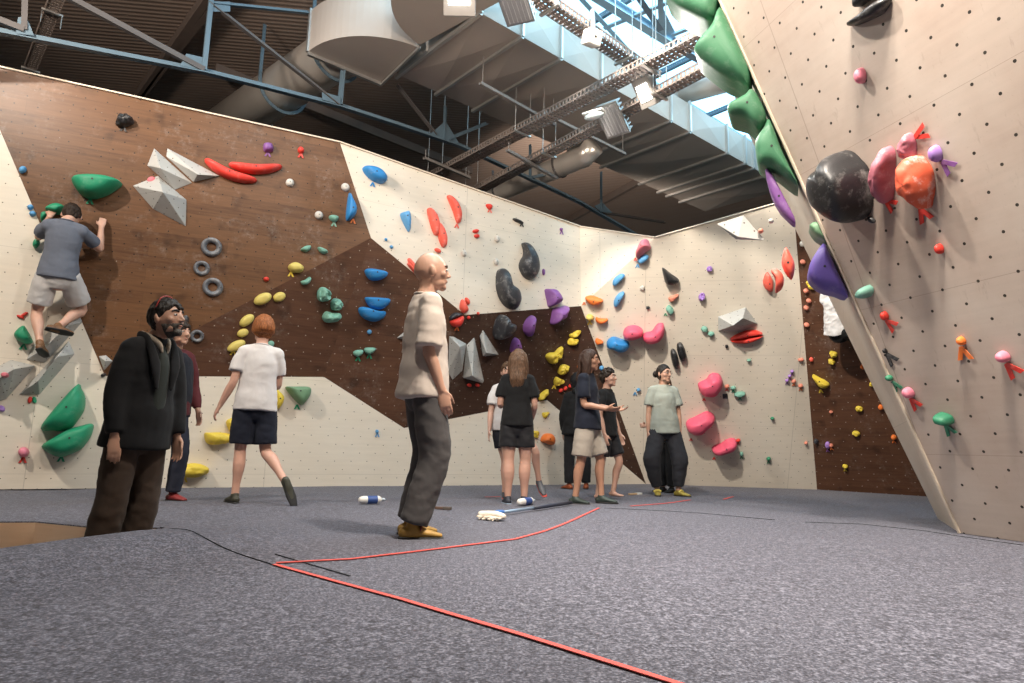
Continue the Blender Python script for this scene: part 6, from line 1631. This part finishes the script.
# 12 climber on the brown and birch wall
FA = [f for f in FAC if f.key == 'A'][0]; FW = [f for f in FAC if f.key == 'W'][0]
nrmA = (FA.n + FW.n).normalized()
pel = FW.at(58, 274, .33); cyaw = face_yaw(-nrmA.x, -nrmA.y)
wl_h = FA.at(50, 216, .15); wr_h = FA.at(101.5, 227, .10); fl_ = FW.at(40, 345, .36); fr_ = FW.at(57, 327, .36)
shc = FW.at(66, 226, .39); Rzi = Matrix.Rotation(-cyaw, 3, 'Z'); Tv = Rzi @ (shc - pel)
Hc = Tv.length / .495 * 1.78
Hc = 1.84
person('climber in grey-blue T-shirt and pale shorts hanging on the brown wall', None, cyaw, Hc, (.58, .36, .27), T=Tv, world=True, pelvis=pel, head=(8, -28, 0), neck=(.12, .75, .62),
       arms={'L': ('ik', wl_h, (-.25, -.1, -1), (.1, .5, .8)), 'R': ('ik', wr_h, (-.1, -.2, -1), (0, .35, .95))},
       legs={'L': ('ik', fl_, (-.30, .6, .3), (.15, .9, -.2)), 'R': ('ik', fr_, (.55, 1, .2), (.9, .5, -.1))}, hands={'L': {'curl': 1.0, 'palm': (0, 1, -.3)}, 'R': {'curl': 1.15, 'palm': (0, 1, -.2)}},
       hair=('tousled', 'dark_brown_hair', (.030, .018, .012)), top={'mat': cloth('slate_melange_cotton', (.135, .15, .19)), 'hem': .05, 'sleeve': .66, 'w': .92, 'sr': .072, 'fold': .006}, eyes=False,
       bottom={'mat': cloth('pale_grey_shorts', (.56, .54, .53)), 'len': .78, 'r': (.112, .110, 0), 'name': 'shorts'}, shoes={'mat': M('orange_climbing_shoe', (.16, .075, .03), .55, .8, 12), 'sole': rub, 'cuff': .03})
# 13 climber half hidden behind the overhang
FN = [f for f in FAC if f.key == 'N'][0]
pel = FN.at(839, 331, .40); cyaw = face_yaw(-FN.n.x, -FN.n.y); Rzi = Matrix.Rotation(-cyaw, 3, 'Z')
shc = FN.at(832, 281, .34)
tow = lambda x, y, h: FN.at(x, y, h)
person('climber in crumpled white T-shirt and black shorts half hidden behind the overhang', None, cyaw, 1.72, (.55, .36, .27), T=Rzi @ (shc - pel), world=True, pelvis=pel, head=(-20, 10, 0), neck=(.15, .3, .9),
       arms={'L': ('ik', tow(850, 262, .20), (-.2, -.5, -.9), (.2, .5, .8)), 'R': ('ik', tow(872, 270, .20), (.5, -.5, -.8), (.2, .5, .8))},
       legs={'L': ('ik', tow(878, 352, .34), (.4, -.7, .5), (.7, .7, 0)), 'R': ('ik', tow(900, 365, .34), (.8, -.7, .4), (.7, .7, 0))},
       hair=('short', 'mid_brown_hair', (.10, .055, .03)), top={'mat': cloth('crumpled_white_cotton', (.68, .66, .65)), 'hem': .04, 'sleeve': .5, 'w': 1.05, 'sr': .08, 'fold': .020}, eyes=False,
       bottom={'mat': blk, 'len': .75, 'r': (.112, .11, 0), 'name': 'shorts'}, shoes={'mat': rub, 'sole': rub})
# ------------------------------------------------------------------ things lying on the mats
def bottle(label, x1, y1, x2, y2):
    a, b = ground(x1, y1), ground(x2, y2); d = (b - a); d.z = 0; L = d.length; d.normalize(); r = .036
    z = V3((0, 0, r + .004)); a = a + z; b = a + d * L; a.z = b.z = max(a.z, b.z)
    root = empty('bottle', a - V3((0, 0, r))); tag(root, label, 'bottle', 'white bottles on the mats')
    q = MB(); q.tube([a, a + d * L * .2, a + d * L * .74, a + d * L * .82], [r * .94, r, r, r * .55], n=20, sub=2); rel(q.build('body', M('white_plastic', (.72, .70, .66), .5, .05), root, smooth=True), root)
    q = MB(); q.tube([a + d * L * .22, a + d * L * .66], [r * 1.025, r * 1.025], n=20, cap='flat'); rel(q.build('label_band', M('blue_label', (.03, .07, .24), .5), root, smooth=False), root)
    q = MB(); q.tube([a + d * L * .82, a + d * L * .99], [r * .42, r * .36], n=14); rel(q.build('cap', M('pale_cap', (.45, .52, .58), .5), root, smooth=True), root)
bottle('blue and white bottle lying alone on the mat behind the bald man', 361.5, 505.5, 384, 505)
bottle('blue and white bottle lying on the mat at the black-clad woman\'s feet', 520, 506, 534, 504)
# broom with telescopic pole
a, b = ground(494, 517.5), ground(571, 505.5); d = (b - a).normalized(); up = V3((0, 0, 1))
br = empty('broom', a); tag(br, 'broom with white head and blue and black pole lying on the mat', 'broom')
q = MB(); q.tube([a + up * .035, a + d * .55 * (b - a).length + up * .03], [.013, .013], n=12, cap='flat'); rel(q.build('handle', M('pale_blue_aluminium', (.30, .40, .52), .35, metal=.4), br, smooth=True), br)
q = MB(); q.tube([a + d * .45 * (b - a).length + up * .031, b + up * .028], [.018, .017], n=12, cap='flat'); rel(q.build('grip', M('dark_blue_grip', (.025, .03, .05), .5), br, smooth=True), br)
q = MB(); q.tube([a + d * .04 + up * .036, a + d * .14 + up * .035], [.022, .018], n=12); rel(q.build('socket', M('blue_plastic', (.05, .16, .45), .5), br, smooth=True), br)
h0, h1 = ground(481, 518.5), ground(503, 520.5); hd_ = (h1 - h0).normalized(); hc_ = (h0 + h1) / 2
q = MB(); q.tube([h0 + up * .036, hc_ + up * .042 + d * .03, h1 + up * .036], [(.030, .028), (.034, .028), (.026, .024)], n=14, sub=3, ax=d); rel(q.build('brush_head', M('chalky_white', (.66, .60, .52), .8, .15, 30, .3), br, smooth=True), br)
q = MB(); random.seed(5)
for i in range(40):
    t = i / 39; c = h0.lerp(h1, t) + up * .03; q.tube([c, c - d * random.uniform(.05, .075) + up * random.uniform(-.025, .0)], [.006, .004], n=5)
rel(q.build('bristles', M('pale_bristles', (.60, .52, .42), .9), br), br)
def flat_thing(name, label, cat, x1, y1, x2, y2, w, h, mat, part=None):
    a, b = ground(x1, y1), ground(x2, y2); z = V3((0, 0, h / 2 + .004)); root = empty(name, a); tag(root, label, cat)
    d = b - a
    q = MB(); q.bar(a + z, a + d * .62 + z, w * .6, h); rel(q.build('handle', mat, root, bevel=.003), root)
    q = MB(); q.bar(a + d * .62 + z, b + z, w, h * 1.2); rel(q.build('bristle_head' if part else 'blade', part or mat, root, bevel=.003), root)
flat_thing('brush', 'wooden holds brush lying on the mat beside the bald man', 'brush', 431.5, 509.5, 451, 510.5, .05, .022, M('dark_brush_wood', (.12, .07, .05), .6), M('dark_bristle', (.10, .08, .07), .9))
flat_thing('brush', 'small pale wooden brush on the mat by the long-haired man\'s toes', 'brush', 629, 495.5, 641, 495.2, .05, .022, M('pale_brush_wood', (.50, .34, .20), .6), M('white_bristle', (.66, .64, .60), .9))
flat_thing('brush', 'small white and blue brush on the mat between the sage shirt man\'s feet', 'brush', 666, 491.5, 673, 491.2, .05, .025, M('white_plastic', (.72, .70, .66), .5, .05), M('blue_plastic', (.05, .16, .45), .5))
